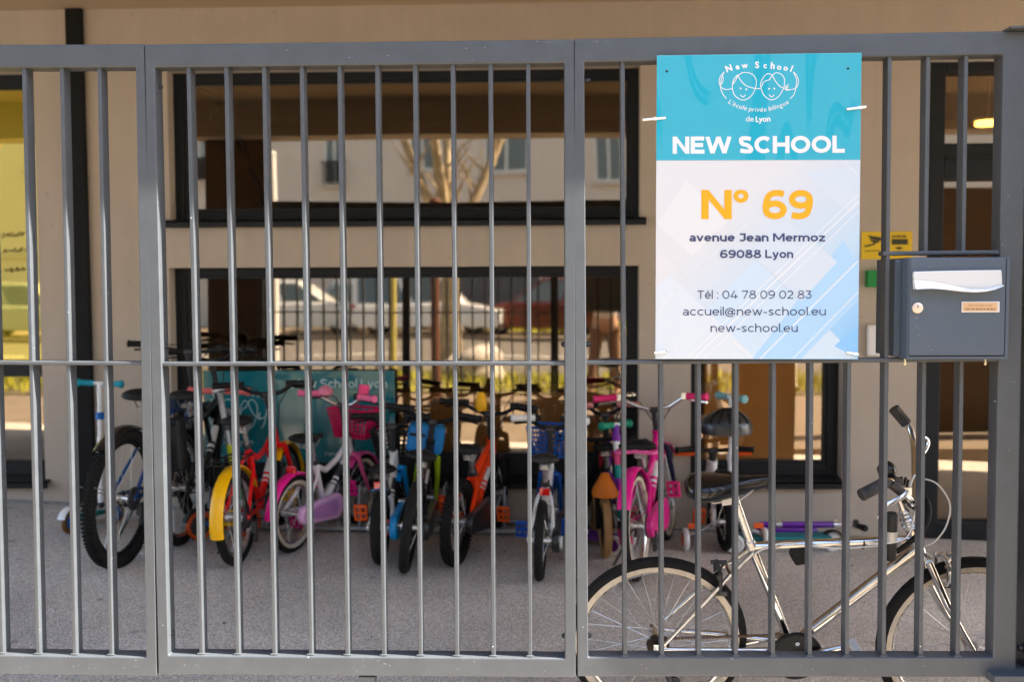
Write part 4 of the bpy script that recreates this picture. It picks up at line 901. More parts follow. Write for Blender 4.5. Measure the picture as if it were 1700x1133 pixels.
# ------------------------------------------------------------------ bicycles
M_spoke = mat('spoke steel', (0.55, 0.54, 0.52), rough=0.35, metal=0.9); M_dgrey = mat('dark grey metal', (0.05, 0.05, 0.052), rough=0.4, metal=0.4, var=0.1)
M_orange = pick('orange plastic', 'f0601a', rough=0.4, coat=0.2); M_refl_r = pick('red reflector', 'd0100a', rough=0.15, coat=0.6)
def paint(h): return pick('paint ' + h, h, rough=0.32, coat=0.25, var=0.05, vscale=30, spec=0.35)
def plast(h): return pick('plastic ' + h, h, rough=0.5, var=0.05, vscale=25, spec=0.3)
def wheel(name, parent, c, R, tw, M=None, rim=None, wall=False, spokes=18, knob=False, hubw=0.045, wheel_rot=0.0):
    m = MB(); c = V(c)
    m.torus(c, R - 2.15*tw, 0.008, 'y', 44, 6, 1.6, M=M); m.torus(c, R - 2.15*tw - 0.010, 0.005, 'y', 44, 5, 2.0, M=M)
    rimo = m.build(name, rim or M_alu, parent, smooth=True)
    t = MB(); t.torus(c, R - tw, tw, 'y', 52, 10, 1.0, M=M)
    if knob:
        n = int(2*math.pi*R/0.020)
        for i in range(n):
            a = 2*math.pi*i/n; rot = Matrix.Translation(c) @ Matrix.Rotation(-a, 4, 'Y')
            for s, off in ((-0.6, 0), (0.62, 0.5), (0.0, 0.25)):
                q = rot @ Matrix.Rotation(-off*2*math.pi/n, 4, 'Y'); x = R - tw + tw*math.cos(s*1.1)
                t.cbox((x, s*tw*1.25, 0), (0.010, tw*0.55, 0.010), (M @ q) if M is not None else q)
    t.build('tyre', M_rub, rimo, smooth=True)
    if wall:
        w_ = MB()
        for s in (-1, 1): w_.torus(c + V((0, s*tw*0.50, 0)), R - tw*1.62, tw*0.78, 'y', 48, 8, 0.66, M=M)
        w_.build('sidewall', M_cream, rimo, smooth=True)
    h = MB(); h.tube([c + V((0, -hubw, 0)), c + V((0, -hubw + .008, 0)), c + V((0, -0.010, 0)), c + V((0, 0.010, 0)), c + V((0, hubw - .008, 0)), c + V((0, hubw, 0))], [0.022, 0.022, 0.013, 0.013, 0.022, 0.022], 12, M)
    h.tube([c + V((0, -hubw - .018, 0)), c + V((0, hubw + .018, 0))], 0.006, 8, M); h.build('hub', M_alu, rimo, smooth=True)
    sp = MB(); rr = R - 2.15*tw - 0.006
    for i in range(spokes):
        a = 2*math.pi*i/spokes + wheel_rot; s = (i % 2)*2 - 1; b = a + (0.55 if (i//2) % 2 else -0.55)
        sp.tube([c + V((0.02*math.cos(b), s*hubw*.75, 0.02*math.sin(b))), c + V((rr*math.cos(a), 0, rr*math.sin(a)))], 0.0011, 4, M, caps=False)
    sp.build('spokes', M_spoke, rimo)
    return rimo
def fender(name, parent, c, R, tw, a0, a1, mt, M=None, wid=None, n=22):
    m = MB(); wd = wid or tw*1.45; vs = []; k = 7
    for i in range(n+1):
        a = R_(a0 + (a1-a0)*i/n)
        for th in (0, 1):
            for j in range(k):
                b = R_(-78 + 156*j/(k-1)); rr = R + 0.010 + (wd*0.55)*(math.cos(b) - 0.55) + 0.0022*th
                vs.append(V(c) + V((rr*math.cos(a), (wd + 0.002*th)*math.sin(b), rr*math.sin(a))))
    fs = []; s = 2*k
    for i in range(n):
        for j in range(k-1):
            fs.append((i*s+j, i*s+j+1, (i+1)*s+j+1, (i+1)*s+j)); fs.append((i*s+k+j, (i+1)*s+k+j, (i+1)*s+k+j+1, i*s+k+j+1))
        fs.append((i*s, (i+1)*s, (i+1)*s+k, i*s+k)); fs.append((i*s+k-1, i*s+2*k-1, (i+1)*s+2*k-1, (i+1)*s+k-1))
    for i in (0, n):
        for j in range(k-1): fs.append((i*s+j, i*s+k+j, i*s+k+j+1, i*s+j+1))
    m.add(vs, fs, M); return m.build(name, mt, parent, smooth=True, auto=60)
def saddle(parent, c, L, Wd, mt, tilt=0.0, edge=None, M=None, zs=1.0):
    m = MB(); rings = []; n = 12
    for t, wd, top, th in ((-.50, .30, .010, .30), (-.46, .80, .045, .65), (-.34, 1.0, .055, .85), (-.15, .88, .035, .85), (.05, .48, .010, .7), (.25, .26, .0, .55), (.42, .20, -.002, .45), (.49, .13, -.010, .35), (.505, .05, -.018, .2)):
        ring = []
        for j in range(n):
            a = 2*math.pi*j/n; y = Wd/2*wd*math.cos(a); zz = math.sin(a); z = (L*.10*th*zz if zz > 0 else L*.16*zs*th*zz) + top*L*1.6 - (abs(math.cos(a))**2)*L*.05*wd
            ring.append((t*L, y, z))
        rings.append(ring)
    T = Matrix.Translation(V(c)) @ Matrix.Rotation(R_(-tilt), 4, 'Y'); T = (M @ T) if M is not None else T
    m.loft(rings, T); o = m.build('saddle', mt, parent, smooth=True, auto=70, subsurf=1)
    r = MB()
    for s in (-1, 1): r.tube([(-L*.36, s*.018, -L*.02), (-L*.2, s*.02, -L*.19), (L*.12, s*.02, -L*.19), (L*.4, s*.008, -L*.03)], 0.0035, 6, T)
    r.cbox((-L*.04, 0, -L*.19), (.035, .05, .022), T); r.build('rails', M_steel, o, smooth=False)
    if edge: 
        e = MB(); e.tube([(L*.47, 0, -L*.05)] + [(L*t, -Wd/2*wd*1.02, L*(-.06 + .02*t)) for t, wd in ((.25, .26), (.05, .48), (-.15, .88), (-.34, 1.0), (-.46, .8))] + [(-L*.49, 0, -L*.03)] + [(L*t, Wd/2*wd*1.02, L*(-.06 + .02*t)) for t, wd in ((-.46, .8), (-.34, 1.0), (-.15, .88), (.05, .48), (.25, .26))], 0.010, 6, T, closed=True); e.build('trim', edge, o, smooth=True)
    return o
def pedal(parent, c, mt, tilt, axis_s=1, M=None, sz=(.085, .065, .020)):
    m = MB(); T = Matrix.Translation(V(c)) @ Matrix.Rotation(R_(tilt), 4, 'Y'); T = (M @ T) if M is not None else T
    a, b, t = sz; e = .011
    for x in (-a/2 + e/2, a/2 - e/2, 0): m.cbox((x, 0, 0), (e, b - 2*e, t), T)
    for y in (-b/2 + e/2, b/2 - e/2): m.cbox((0, y, 0.0004), (a, e, t), T)
    m.cbox((0, 0, 0), (a - 2*e, .013, t*.8), T)
    o = m.build('pedal', mt, parent, bevel=0.003)
    return o
def bike(name, label, cat, px, py, head, p, group='bikes parked at the rack', lean=0.0, contact=None):
    c = contact if contact is not None else on_ground(px, py)
    Rz = Matrix.Rotation(R_(head), 3, 'Z') @ Matrix.Rotation(R_(lean), 3, 'X'); t = thing(name, label, cat, c, Rz, group)
    g = p.get; R, Rf, wb, tw = p['R'], g('Rf', p['R']), p['wb'], g('tw', .02)
    fm = paint(p['frame']); fk = paint(g('fork', p['frame'])); barm = g('barm', M_blk)
    rh = V((0, 0, R)); fh = V((wb, 0, Rf)); ha = R_(g('ha', 70)); ax = V((-math.cos(ha), 0, math.sin(ha)))
    L1 = Rf + tw + .03; hb = V((wb - .035, 0, Rf)) + ax*L1*0.98; ht = hb + ax*g('hl', .09)
    bz, sz = p['bar'], p['seat']
    st = hb + ax*((bz - g('rise', .06) - hb.z)/ax.z)
    bb = V((wb*g('bbx', .42), 0, g('bbz', R*.95)))
    sa = R_(70); sd = V((-math.cos(sa), 0, math.sin(sa))); sx = bb + sd*((sz - .05 - bb.z)/sd.z)
    stt = bb + sd*max(.06, min((sz - .05 - bb.z)/sd.z - .10, g('stl', .9)*((sz - .05 - bb.z)/sd.z) - .06))
    f = MB(); tr = g('tr', .016)
    f.tube([hb - ax*.01, ht], tr*1.25, 12); f.tube([bb, stt], tr, 12)
    top0 = bb.lerp(stt, g('ttk', .9)); topj = hb.lerp(ht, .75)
    if g('curve'): f.tube([topj, topj.lerp(top0, .35) - V((0, 0, .05)), topj.lerp(top0, .7) - V((0, 0, .06)), top0], tr*.95, 12)
    else: f.tube([topj, top0], tr*.95, 12)
    f.tube([hb + ax*.015, bb], tr*1.1, 12); f.cyl(bb + V((0, -.034, 0)), bb + V((0, .034, 0)), tr*1.45, 14)
    if g('double'): f.tube([hb.lerp(ht, .35), bb.lerp(stt, .45)], tr*.8, 10)
    for s in (-1, 1):
        f.tube([rh + V((0, s*.058, 0)), bb + V((-.03, s*.024, 0))], tr*.58, 8); f.tube([rh + V((0, s*.058, 0)), rh.lerp(bb.lerp(stt, .85), .8) + V((0, s*.034, 0)), bb.lerp(stt, .88) + V((0, s*.012, 0))], tr*.55, 8)
        f.cbox(rh + V((.004, s*.058, 0)), (.035, .006, .03))
    f.build('frame', fm, t, smooth=True)
    dcl = MB(); a_, b_ = hb + ax*.015, bb
    for k0, k1 in ((.30, .52), (.56, .60), (.64, .66)): dcl.tube([a_.lerp(b_, k0), a_.lerp(b_, k1)], tr*1.13, 12, caps=False)
    dcl.build('decal', paint(g('decal', 'd8d6d0' if sum(int(p['frame'][i_:i_+2], 16) for i_ in (0, 2, 4)) < 500 else '3a3c44')), t, smooth=True)
    sp = MB(); sp.tube([stt - sd*.02, sx + sd*.01], tr*.80, 10); sp.build('seat_post', g('postm', M_alu), t, smooth=True)
    cl = MB(); cl.tube([stt - sd*.012, stt + sd*.010], tr*1.25, 12); cl.build('seat_clamp', M_dgrey, t, smooth=True)
    so = saddle(t, (sx.x - .01, 0, sz - .015), g('sL', .23)*1.12, g('sW', .135)*1.18, g('sm', M_blk), g('stilt', 2), g('sedge'))
    wheel('rear_wheel', t, rh, R, tw, None, g('rim'), g('wall', False), g('spk', 18), g('knob', False))
    # steered group
    S = Matrix.Translation(hb) @ Matrix.Rotation(R_(g('steer', 0)), 4, ax) @ Matrix.Translation(-hb)
    k = MB(); cr = hb - ax*.012; k.cyl(cr, hb + ax*.01, tr*1.3, 12, S)
    k.tube([cr + V((0, -.045, 0)), cr + V((0, .045, 0))], tr*.95, 10, S)
    for s in (-1, 1): k.tube([cr + V((0, s*.045, .005)), cr.lerp(fh, .5) + V((-.012, s*.055, 0)), fh + V((0, s*.056, 0))], [tr*.85, tr*.75, tr*.55], 10, S)
    k.build('fork', fk, t, smooth=True)
    wheel('front_wheel', t, fh, Rf, tw, S, g('rim'), g('wall', False), g('spk', 18), g('knob', False))
    b = MB(); bw = p['bw']/2; sb = g('sweep', .05); rise = g('rise', .06)
    sm_ = MB(); sm_.tube([ht - ax*.01, st - ax*.004], tr*.85, 10, S); sm_.tube([st + V((.012, -.022, 0)), st + V((.012, .022, 0))], .017, 12, S); sm_.build('stem', g('stemm', M_dgrey), t, smooth=True)
    pts = [st + V((-sb, -bw, rise)), st + V((-sb*.45, -bw*.62, rise)), st + V((.01, -bw*.30, rise*.25)), st + V((.012, 0, 0)), st + V((.01, bw*.30, rise*.25)), st + V((-sb*.45, bw*.62, rise)), st + V((-sb, bw, rise))]
    b.tube(pts, .0105, 10, S); ho = b.build('handlebar', barm, t, smooth=True)
    for s in (-1, 1):
        e = pts[0] if s < 0 else pts[-1]; i = pts[1] if s < 0 else pts[-2]; d = (i - e).normalized()
        q = MB(); q.tube([e - d*.012, e - d*.008, e, e + d*.100, e + d*.106], [.016, .0205, .0165, .0165, .020], 14, S); q.build('grip', g('grip', M_blk) if s < 0 or not g('grip2') else g('grip2'), ho, smooth=True)
        if g('lever', True):
            q = MB(); q.tube([e + d*.125 + V((.012, 0, -.004)), e + d*.115 + V((.045, 0, -.02)), e + d*.05 + V((.055, 0, -.03)), e + d*.0 + V((.050, 0, -.034))], [.009, .007, .0055, .006], 8, S); q.cbox(e + d*.125, (.03, .03, .03), S); q.build('brake_lever', g('levm', M_blk), ho, smooth=True)
            q = MB(); q.tube([e + d*.13 + V((.03, 0, -.005)), st + V((.09, s*.09, .03)), st + V((.09, s*.03, -.06)), hb + V((.04, 0, .02))], .0028, 6, S); q.build('cable', M_blk, ho, smooth=True)
    # cranks and pedals
    ca = R_(g('crank', 20)); cl_ = g('cl', .11); q = MB()
    q.cyl(bb + V((0, -.062, 0)), bb + V((0, .055, 0)), .011, 10)
    if not g('guard'): q.tube([bb + V((0, -.052, 0)), bb + V((0, -.046, 0))], g('ring', .062), 28)
    ends = []
    for s, a in ((-1, ca), (1, ca + math.pi)):
        e = bb + V((cl_*math.cos(a), s*.068, cl_*math.sin(a))); q.tube([bb + V((0, s*.062, 0)), e], [.012, .009], 8); ends.append((s, e))
    q.build('crank', g('crankm', M_dgrey), t, smooth=True)
    for s, e in ends: pedal(t, e + V((0, s*.050, 0)), g('pedl', p['ped']) if s > 0 else p['ped'], g('ptilt', 70))
    if not g('guard'):
        q = MB(); n = 30; r0, r1 = .060, .030
        q.tube([bb + V((0, -.049, r0)), rh + V((0, -.049, r1))], .004, 5); q.tube([bb + V((0, -.049, -r0)), rh + V((0, -.049, -r1))], .004, 5); q.tube([rh + V((0, -.053, 0)), rh + V((0, -.044, 0))], r1 + .006, 20); q.build('chain', M_dgrey, t)
    else:
        q = MB(); d = (bb - rh); n = 14; an = math.atan2(d.z, d.x); r0, r1 = g('gr0', .052), g('gr1', .078); out = []
        for i in range(n+1): a = an + math.pi/2 + math.pi*i/n; out.append((rh.x + r0*math.cos(a), rh.z + r0*math.sin(a)))
        for i in range(n+1): a = an - math.pi/2 + math.pi*i/n; out.append((bb.x + r1*math.cos(a), bb.z + r1*math.sin(a)))
        q.prism(out, -.088, -.050); go = q.build('chain_guard', paint(p['guard']), t, bevel=.010, seg=3)
        if g('guard2'):
            q = MB(); q.prism([(rh.x + (x-rh.x)*.62 + d.x*.25, rh.z + (z - rh.z)*.62 + d.z*.25) for x, z in out], -.0905, -.0885); q.build('decal', paint(g('guard2')), go)
    if g('fend'):
        fender('rear_fender', t, rh, R, tw, g('fa0', 15), g('fa1', 190), paint(p['fend']))
        fender('front_fender', t, fh, Rf, tw, -5, 135, paint(g('ffend', p['fend'])), S)
        q = MB()
        for s in (-1, 1): q.tube([rh + V((0, s*.05, 0)), rh + V((-(R+.01)*math.cos(R_(20)), s*tw*1.3, (R+.01)*math.sin(R_(20))))], .0025, 5)
        q.build('fender_stay', M_steel, t)
    if g('rack'):
        q = MB(); z = 2*R + .05
        for s in (-1, 1):
            q.tube([(-.20, s*.055, z), (.12, s*.055, z), (.17, s*.02, z)], .005, 6); q.tube([(-.10, s*.055, z), rh + V((0, s*.066, .01))], .0045, 6)
        for x in (-.20, -.10, 0, .10): q.tube([(x, -.055, z), (x, .055, z)], .004, 6)
        q.build('luggage_rack', M_blk, t, smooth=True)
    if g('basket'):
        q = MB(); c0 = st + V((.05 + .10, 0, g('bkz', -.03))); wx_, wy_, hh = .085, .125, .15
        def lev(k, z): return [c0 + V((sx_*wx_*k, sy_*wy_*k, z)) for sx_, sy_ in ((-1, -1), (1, -1), (1, 1), (-1, 1))]
        nz = 7
        for i in range(nz): q.tube(lev(.72 + .28*i/(nz-1), -hh + hh*i/(nz-1)), .0042 if i < nz-1 else .0075, 6, S, closed=True)
        for e in range(4):
            for j in range(8):
                k0 = lev(.72, -hh); k1 = lev(1.0, 0); a = k0[e].lerp(k0[(e+1) % 4], j/8); bq_ = k1[e].lerp(k1[(e+1) % 4], j/8); q.tube([a, bq_], .0042, 5, S)
        l0 = lev(.72, -hh + .002); q.add([S @ v for v in l0], [(0, 1, 2, 3)]); q.build('basket', plast(p['basket']), t)
    if g('stab'):
        for s in (-1, 1):
            q = MB(); q.tube([rh + V((0, s*.06, 0)), rh + V((-.01, s*.10, -.03)), V((-.01, s*.19, .085)), V((-.01, s*.19, .065))], .006, 8); so_ = q.build('stabiliser', M_steel, t, smooth=True)
            q = MB(); q.torus((-.01, s*.205, .062), .045, .016, 'y', 24, 8); q.build('tyre', M_white, so_, smooth=True); q = MB(); q.cyl((-.01, s*.195, .062), (-.01, s*.222, .062), .036, 16); q.build('hub', M_orange, so_)
            q = MB(); q.cbox((-.02, s*.17, .135), (.012, .05, .028)); q.build('reflector', M_orange, so_, bevel=.003)
    if g('refl', True):
        q = MB(); q.cbox((-.02 if g('fend') else stt.x - .03, 0, (2*R + .01) if not g('fend') else 2*R + .03), (.014, .05, .036)); q.build('rear_reflector', M_refl_r, t, bevel=.004)
    if g('bell'):
        q = MB(); q.lathe([(.024, 0), (.026, .008), (.022, .02), (.010, .028), (.001, .030)], 16, S @ Matrix.Translation(st + V((-.02, g('belly', .10), rise*.7 + .012)))); q.build('bell', plast(p['bell']), ho, smooth=True)
    if g('derail'):
        q = MB(); q.cbox(rh + V((.01, -.085, -.05)), (.03, .02, .05)); q.cyl(rh + V((.015, -.08, -.06)), rh + V((.015, -.07, -.06)), .02, 12); q.cyl(rh + V((.04, -.08, -.11)), rh + V((.04, -.07, -.11)), .02, 12); q.tube([rh + V((.0, -.078, -.03)), rh + V((.045, -.078, -.12))], .008, 6)
        q.tube([rh + V((0, -.06, 0)), rh + V((0, -.052, 0))], .055, 24); q.build('derailleur', M_dgrey, t)
    if g('kick'):
        q = MB(); q.tube([bb + V((-.10, .05, -.03)), V((bb.x - .16, .16, .01))], .007, 8); q.build('kickstand', M_dgrey, t, smooth=True)
    if g('extra'): g('extra')(t, dict(st=st, hb=hb, ht=ht, bb=bb, rh=rh, fh=fh, S=S, sx=sx, stt=stt, ax=ax, ho=ho))
    return t

# dark blue mountain bike at the left end
def x_mtb(t, k):
    q = MB(); q.cbox(k['rh'] + V((.14, -.07, .10)), (.05, .02, .022)); q.build('side_reflector', M_orange, t, bevel=.003)
    q = MB(); q.tube([k['st'] + V((.05, 0, .02)), k['st'] + V((.10, 0, .02))], .03, 14); q.build('front_lamp', M_blk, t, smooth=True)
    q = MB(); a = k['rh'] + V((.19, 0, .02)); q.cbox(k['stt'] + V((.30, 0, .06)), (.16, .055, .10)); q.build('frame_bag', plast('10243f'), t, bevel=.015)
bike('mountain_bike', 'large dark blue mountain bike with fat knobbly tyre, leftmost at the rack', 'bicycle', 200, 940, 86, dict(R=.315, wb=.93, tw=.025, frame='123a6e', fork='141518', seat=.78, bar=.97, bw=.60, ped=M_blk, rim=M_blk, knob=True, fend='17181a', ffend='17181a', fa0=60, fa1=130, sL=.25, sW=.15, derail=True, tr=.017, spk=20, refl=False, crank=35, sweep=.03, rise=.03, extra=x_mtb, kick=True), lean=3)
bike('city_bike', 'black bike with silver stays standing just behind the left fence post', 'bicycle', 303, 905, 89, dict(R=.285, wb=.80, tw=.022, frame='15171a', fork='9a9da0', seat=.74, bar=.93, bw=.50, ped=M_blk, rim=M_alu, fend='101113', fa0=20, fa1=165, rack=True, sm=plast('1a1a1c'), spk=22, tr=.017, levm=M_blk, basket=None, extra=lambda t, k: [MB().cbox(k['rh'] + V((-.10, .0, .23)), (.10, .16, .26)).build('pannier', plast('1b1c1e'), t, bevel=.02), MB().cbox(k['rh'] + V((-.155, .02, .20)), (.006, .05, .07)).build('side_reflector', M_orange, t, bevel=.003)]), lean=-2)
bike('kids_bike', 'red kids bike with yellow fenders and black rear rack', 'bicycle', 396, 938, 86, dict(R=.225, wb=.72, tw=.021, frame='e00c14', fork='e00c14', seat=.675, bar=.80, bw=.50, ped=plast('e8b818'), fend='ffbe00', fa0=25, fa1=192, rack=True, derail=True, sL=.22, sW=.14, bell=None, grip=M_blk, grip2=None, kick=True, curve=True, refl=False, ha=69), lean=-2)
def x_pink(t, k):
    q = MB(); q.tube([k['st'] + V((0, -.13, .075)), k['st'] + V((.01, -.13, .12))], .028, 14, k['S']); q.build('horn', plast('e8457c'), k['ho'], smooth=True)
    q = MB()
    for z in (.0,): q.lathe([(.028, 0), (.040, .01), (.040, .03), (.012, .052)], 16, k['S'] @ Matrix.Translation(k['st'] + V((0, .10, .05)))); q.build('flower_bell', plast('f08aa8'), k['ho'], smooth=True)
bike('kids_bike', 'white and pink kids bike with lilac chain guard and magenta basket', 'bicycle', 486, 917, 70, dict(R=.19, wb=.64, tw=.019, frame='eee9ea', fork='e85f9c', seat=.56, bar=.73, bw=.44, ped=plast('d4187e'), fend='e8148a', ffend='ee4a9c', guard='e6b4e2', guard2='cc8fd0', wall=True, basket='cc0a58', grip=plast('f06f9c'), barm=M_chrome, rim=M_alu, sL=.20, sW=.14, fa0=28, fa1=178, tr=.016, curve=True, crank=50, extra=x_pink, gr0=.046, gr1=.066, stab=False), lean=2)
def x_wb(t, k): pass
bike('kids_bike', 'small white and bright blue kids bike with black front basket', 'bicycle', 632, 937, 90, dict(R=.175, wb=.58, tw=.024, frame='e6e6e2', fork='0c9ce4', seat=.45, bar=.66, bw=.38, ped=plast('d0d818'), pedl=M_orange, fend='0c9ce4', fa0=95, fa1=100, guard='0c9ce4', basket='111214', sL=.19, sW=.13, tr=.018, rim=M_blk, grip=M_blk, crank=-25, gr0=.06, gr1=.08), lean=0)
def x_lime(t, k):
    q = MB(); c0 = k['st'] + V((.11, .03, -.10)); q.cbox(c0, (.12, .19, .16), k['S']); bo = q.build('handlebar_bag', plast('1c7fc4'), t, bevel=.03, seg=3)
    q = MB(); q.cbox(c0 + V((-.062, .04, .02)), (.006, .08, .015), k['S']); q.build('strap', plast('101215'), bo)
bike('kids_bike', 'black kids bike with lime fork and blue bag, tyre tilted over', 'bicycle', 672, 951, 91, dict(R=.215, wb=.66, tw=.024, frame='15171a', fork='a8c81e', seat=.545, bar=.70, bw=.46, ped=plast('c8401c'), guard='17181b', rim=M_blk, sL=.21, sW=.14, grip=M_blk, tr=.019, crank=30, knob=False, extra=x_lime, refl=False), lean=8)
def x_or(t, k):
    q = MB(); S = k['S']; c0 = k['st'] + V((.03, .06, .05)); q.lathe([(.030, -.04), (.034, -.01), (.030, .02), (.024, .035), (.022, .05), (.010, .062)], 16, S @ Matrix.Translation(c0)); q.build('duck_lamp', plast('f0b018'), k['ho'], smooth=True)
bike('kids_bike', 'orange red kids bike with orange pedals and small yellow lamp on the bar', 'bicycle', 757, 937, 77, dict(R=.205, wb=.68, tw=.024, frame='f2400c', fork='1a1b1e', seat=.55, bar=.72, bw=.50, ped=M_orange, guard='1b1c1f', rim=M_blk, sL=.21, sW=.14, tr=.020, crank=-15, cl=.12, knob=True, grip=M_blk, extra=x_or, double=True, refl=False), lean=3)
bike('kids_bike', 'blue and white kids bike with blue basket beside the middle fence post', 'bicycle', 896, 964, 86, dict(R=.185, wb=.64, tw=.021, frame='e4e4e4', fork='1450a0', seat=.56, bar=.69, bw=.36, ped=plast('1756c0'), basket='1450a0', bkz=.0, rim=M_alu, sL=.20, sW=.13, tr=.017, crank=160, cl=.11, fend=None, guard='1a1c20', stab=False, sm=plast('2a2624'), grip=plast('d8d8d4'), extra=lambda t, k: [MB().torus(k['fh'], .205, .02, 'y', 30, 8, 1.2, M=k['S'], a0=20, a1=140).build('front_fender', paint('1450a0'), t, smooth=True), MB().cyl(k['rh'] + V((0, -.10, -.005)), k['rh'] + V((0, -.07, -.005)), .03, 14).build('hub_cover', M_white, t)]), lean=2)
def balance_bike():
    c = on_ground(1005, 926); t = thing('balance_bike', 'small balance bike with orange seat shell and beige tyres', 'balance bike', c, Matrix.Rotation(R_(93), 3, 'Z'), 'bikes parked at the rack')
    R, wb = .15, .52; rh, fh = V((0, 0, R)), V((wb, 0, R)); tan = plast('b08a5c')
    for nm, c0 in (('rear_wheel', rh), ('front_wheel', fh)):
        m = MB(); m.cyl(c0 + V((0, -.012, 0)), c0 + V((0, .012, 0)), R - .03, 28); wo = m.build(nm, M_blk, t, smooth=True); m = MB(); m.torus(c0, R - .022, .022, 'y', 40, 10); m.build('tyre', tan, wo, smooth=True)
    m = MB(); m.tube([rh + V((0, .035, 0)), V((.10, .03, .26)), V((wb - .12, 0, .32))], .014, 10); m.tube([rh + V((0, -.035, 0)), V((.10, -.03, .26)), V((wb - .12, 0, .32))], .014, 10); m.tube([fh + V((0, .04, 0)), V((wb - .06, .03, .26)), V((wb - .09, 0, .40)), V((wb - .13, 0, .53))], .014, 10); m.tube([fh + V((0, -.04, 0)), V((wb - .06, -.03, .26)), V((wb - .09, 0, .40))], .014, 10); m.build('frame', M_blk, t, smooth=True)
    m = MB(); m.tube([V((wb - .15, -.20, .545)), V((wb - .13, 0, .53)), V((wb - .15, .20, .545))], .012, 10); hb_ = m.build('handlebar', M_blk, t, smooth=True)
    for s in (-1, 1): m = MB(); m.tube([V((wb - .149, s*.11, .540)), V((wb - .151, s*.21, .547))], .017, 10); m.build('grip', M_blk, hb_, smooth=True)
    m = MB(); rings = []
    for z, wx_, wy_ in ((.31, .10, .068), (.325, .10, .068), (.36, .080, .050), (.395, .055, .032), (.42, .03, .02)): rings.append([(.02 + wx_*math.cos(2*math.pi*j/14)*(.9), wy_*math.sin(2*math.pi*j/14), z) for j in range(14)])
    m.loft(rings); m.build('seat', plast('d8761c'), t, smooth=True, auto=80)
balance_bike()
bike('kids_bike', 'purple kids bike with red tipped fork standing left of the magenta bike', 'bicycle', 1012, 905, 84, dict(R=.19, wb=.52, tw=.02, frame='7a2a9c', fork='d83a48', seat=.52, bar=.70, bw=.34, ped=plast('d0204c'), rim=M_alu, sL=.18, sW=.12, grip=plast('d88a80'), guard='5a2478', crank=205, refl=False), lean=-3)
def x_mag(t, k):
    q = MB(); q.lathe([(.004, 0), (.030, .004), (.030, .012), (.012, .022)], 16, k['S'] @ Matrix.Translation(k['st'] + V((0, .12, .075)))); q.build('bell', M_chrome, k['ho'], smooth=True)
bike('girls_bike', 'magenta bike with navy stem, chrome bar and pink pedals', 'bicycle', 1060, 964, 73, dict(R=.255, wb=.78, tw=.02, frame='e01288', fork='141c3c', seat=.62, bar=.80, bw=.56, ped=plast('d8247c'), fend='e8128c', fa0=35, fa1=152, wall=True, guard='cf1c80', grip=plast('d8246c'), barm=M_chrome, sL=.24, sW=.17, sedge=plast('e05c9c'), derail=True, tr=.018, rise=.075, sweep=.10, curve=True, crank=70, cl=.12, extra=x_mag, kick=True, refl=False, levm=M_alu), lean=-3)
def x_bw(t, k):
    q = MB(); q.tube([k['st'] + V((-.01, -.21, -.012)), k['st'] + V((-.01, -.10, -.012))], .012, 8, k['S']); q.tube([k['st'] + V((-.01, .21, -.012)), k['st'] + V((-.01, .10, -.012))], .012, 8, k['S']); q.build('grip_underside', M_orange, k['ho'])
bike('kids_bike', 'small black and white kids bike with stabilisers behind the chrome saddle', 'bicycle', 1203, 915, 92, dict(R=.15, wb=.46, tw=.022, frame='e8e8e6', fork='e4e4e2', seat=.40, bar=.485, bw=.40, ped=M_orange, rim=M_blk, sL=.17, sW=.12, stab=True, grip=M_blk, rise=.015, tr=.024, crank=-10, guard='1c1e22', lever=False, extra=x_bw), lean=0)

# ------------------------------------------------------------------ the chrome bicycle leaning on the fence
PHI = 11.0
hubw_ = at(1090, 1062, 0.315)
CO = V((hubw_.x, 0.315 + 0.292*math.sin(R_(PHI)), hubw_.z - 0.292*math.cos(R_(PHI))))
CR = Matrix.Rotation(R_(PHI), 3, 'X')
cb = thing('chrome_bicycle', 'chrome bicycle with black saddle and cream tyre walls leaning behind the right fence panel', 'bicycle', CO, CR)
def L_(px, py, d=0.0):                             # pixel to the bike's own plane (offset d to its left side)
    nrm = CR @ V((0, 1, 0)); r = ray(px, py); p0 = CO + nrm*d
    return CR.inverted() @ (CAM + r*((p0 - CAM).dot(nrm)/r.dot(nrm)) - CO)
M_cfr = mat('polished chrome frame', (0.64, 0.625, 0.60), rough=0.15, metal=1.0, var=0.12, vscale=30)
RW = 0.292
rh = L_(1090, 1062); rh.z = RW; fh = L_(1602, 1071); fh.z = RW
bb = L_(1314, 1073); scl = L_(1248, 909); tt1 = L_(1512, 897); hdt = L_(1499, 846); hdb = L_(1528, 918)
f = MB()
f.tube([scl, tt1], .0160, 14); f.tube([scl + (scl - bb).normalized()*.012, bb], .0145, 14); f.tube([hdb + (hdt - hdb)*.12, bb], .0180, 14); f.tube([hdb, hdb.lerp(hdt, .62)], .0185, 14); f.cyl(bb + V((0, -.036, 0)), bb + V((0, .036, 0)), .021, 18)
for s in (-1, 1):
    f.tube([scl + V((.002, s*.016, -.012)), rh.lerp(scl, .72) + V((0, s*.040, 0)), rh + V((.008, s*.062, .004))], [.0075, .0075, .0065], 10)
    f.tube([bb + V((-.03, s*.028, 0)), rh.lerp(bb, .45) + V((0, s*.050, 0)), rh + V((.008, s*.062, 0))], [.010, .0095, .007], 10); f.cbox(rh + V((.004, s*.062, 0)), (.04, .006, .034))
f.tube([rh.lerp(scl, .76) + V((0, -.042, 0)), rh.lerp(scl, .76) + V((0, .042, 0))], .006, 8)
f.build('frame', M_cfr, cb, smooth=True)
q = MB(); q.tube([scl - (scl - bb).normalized()*.004, scl + (scl - bb).normalized()*.022], .0175, 14); q.build('seat_clamp', M_alu, cb, smooth=True)
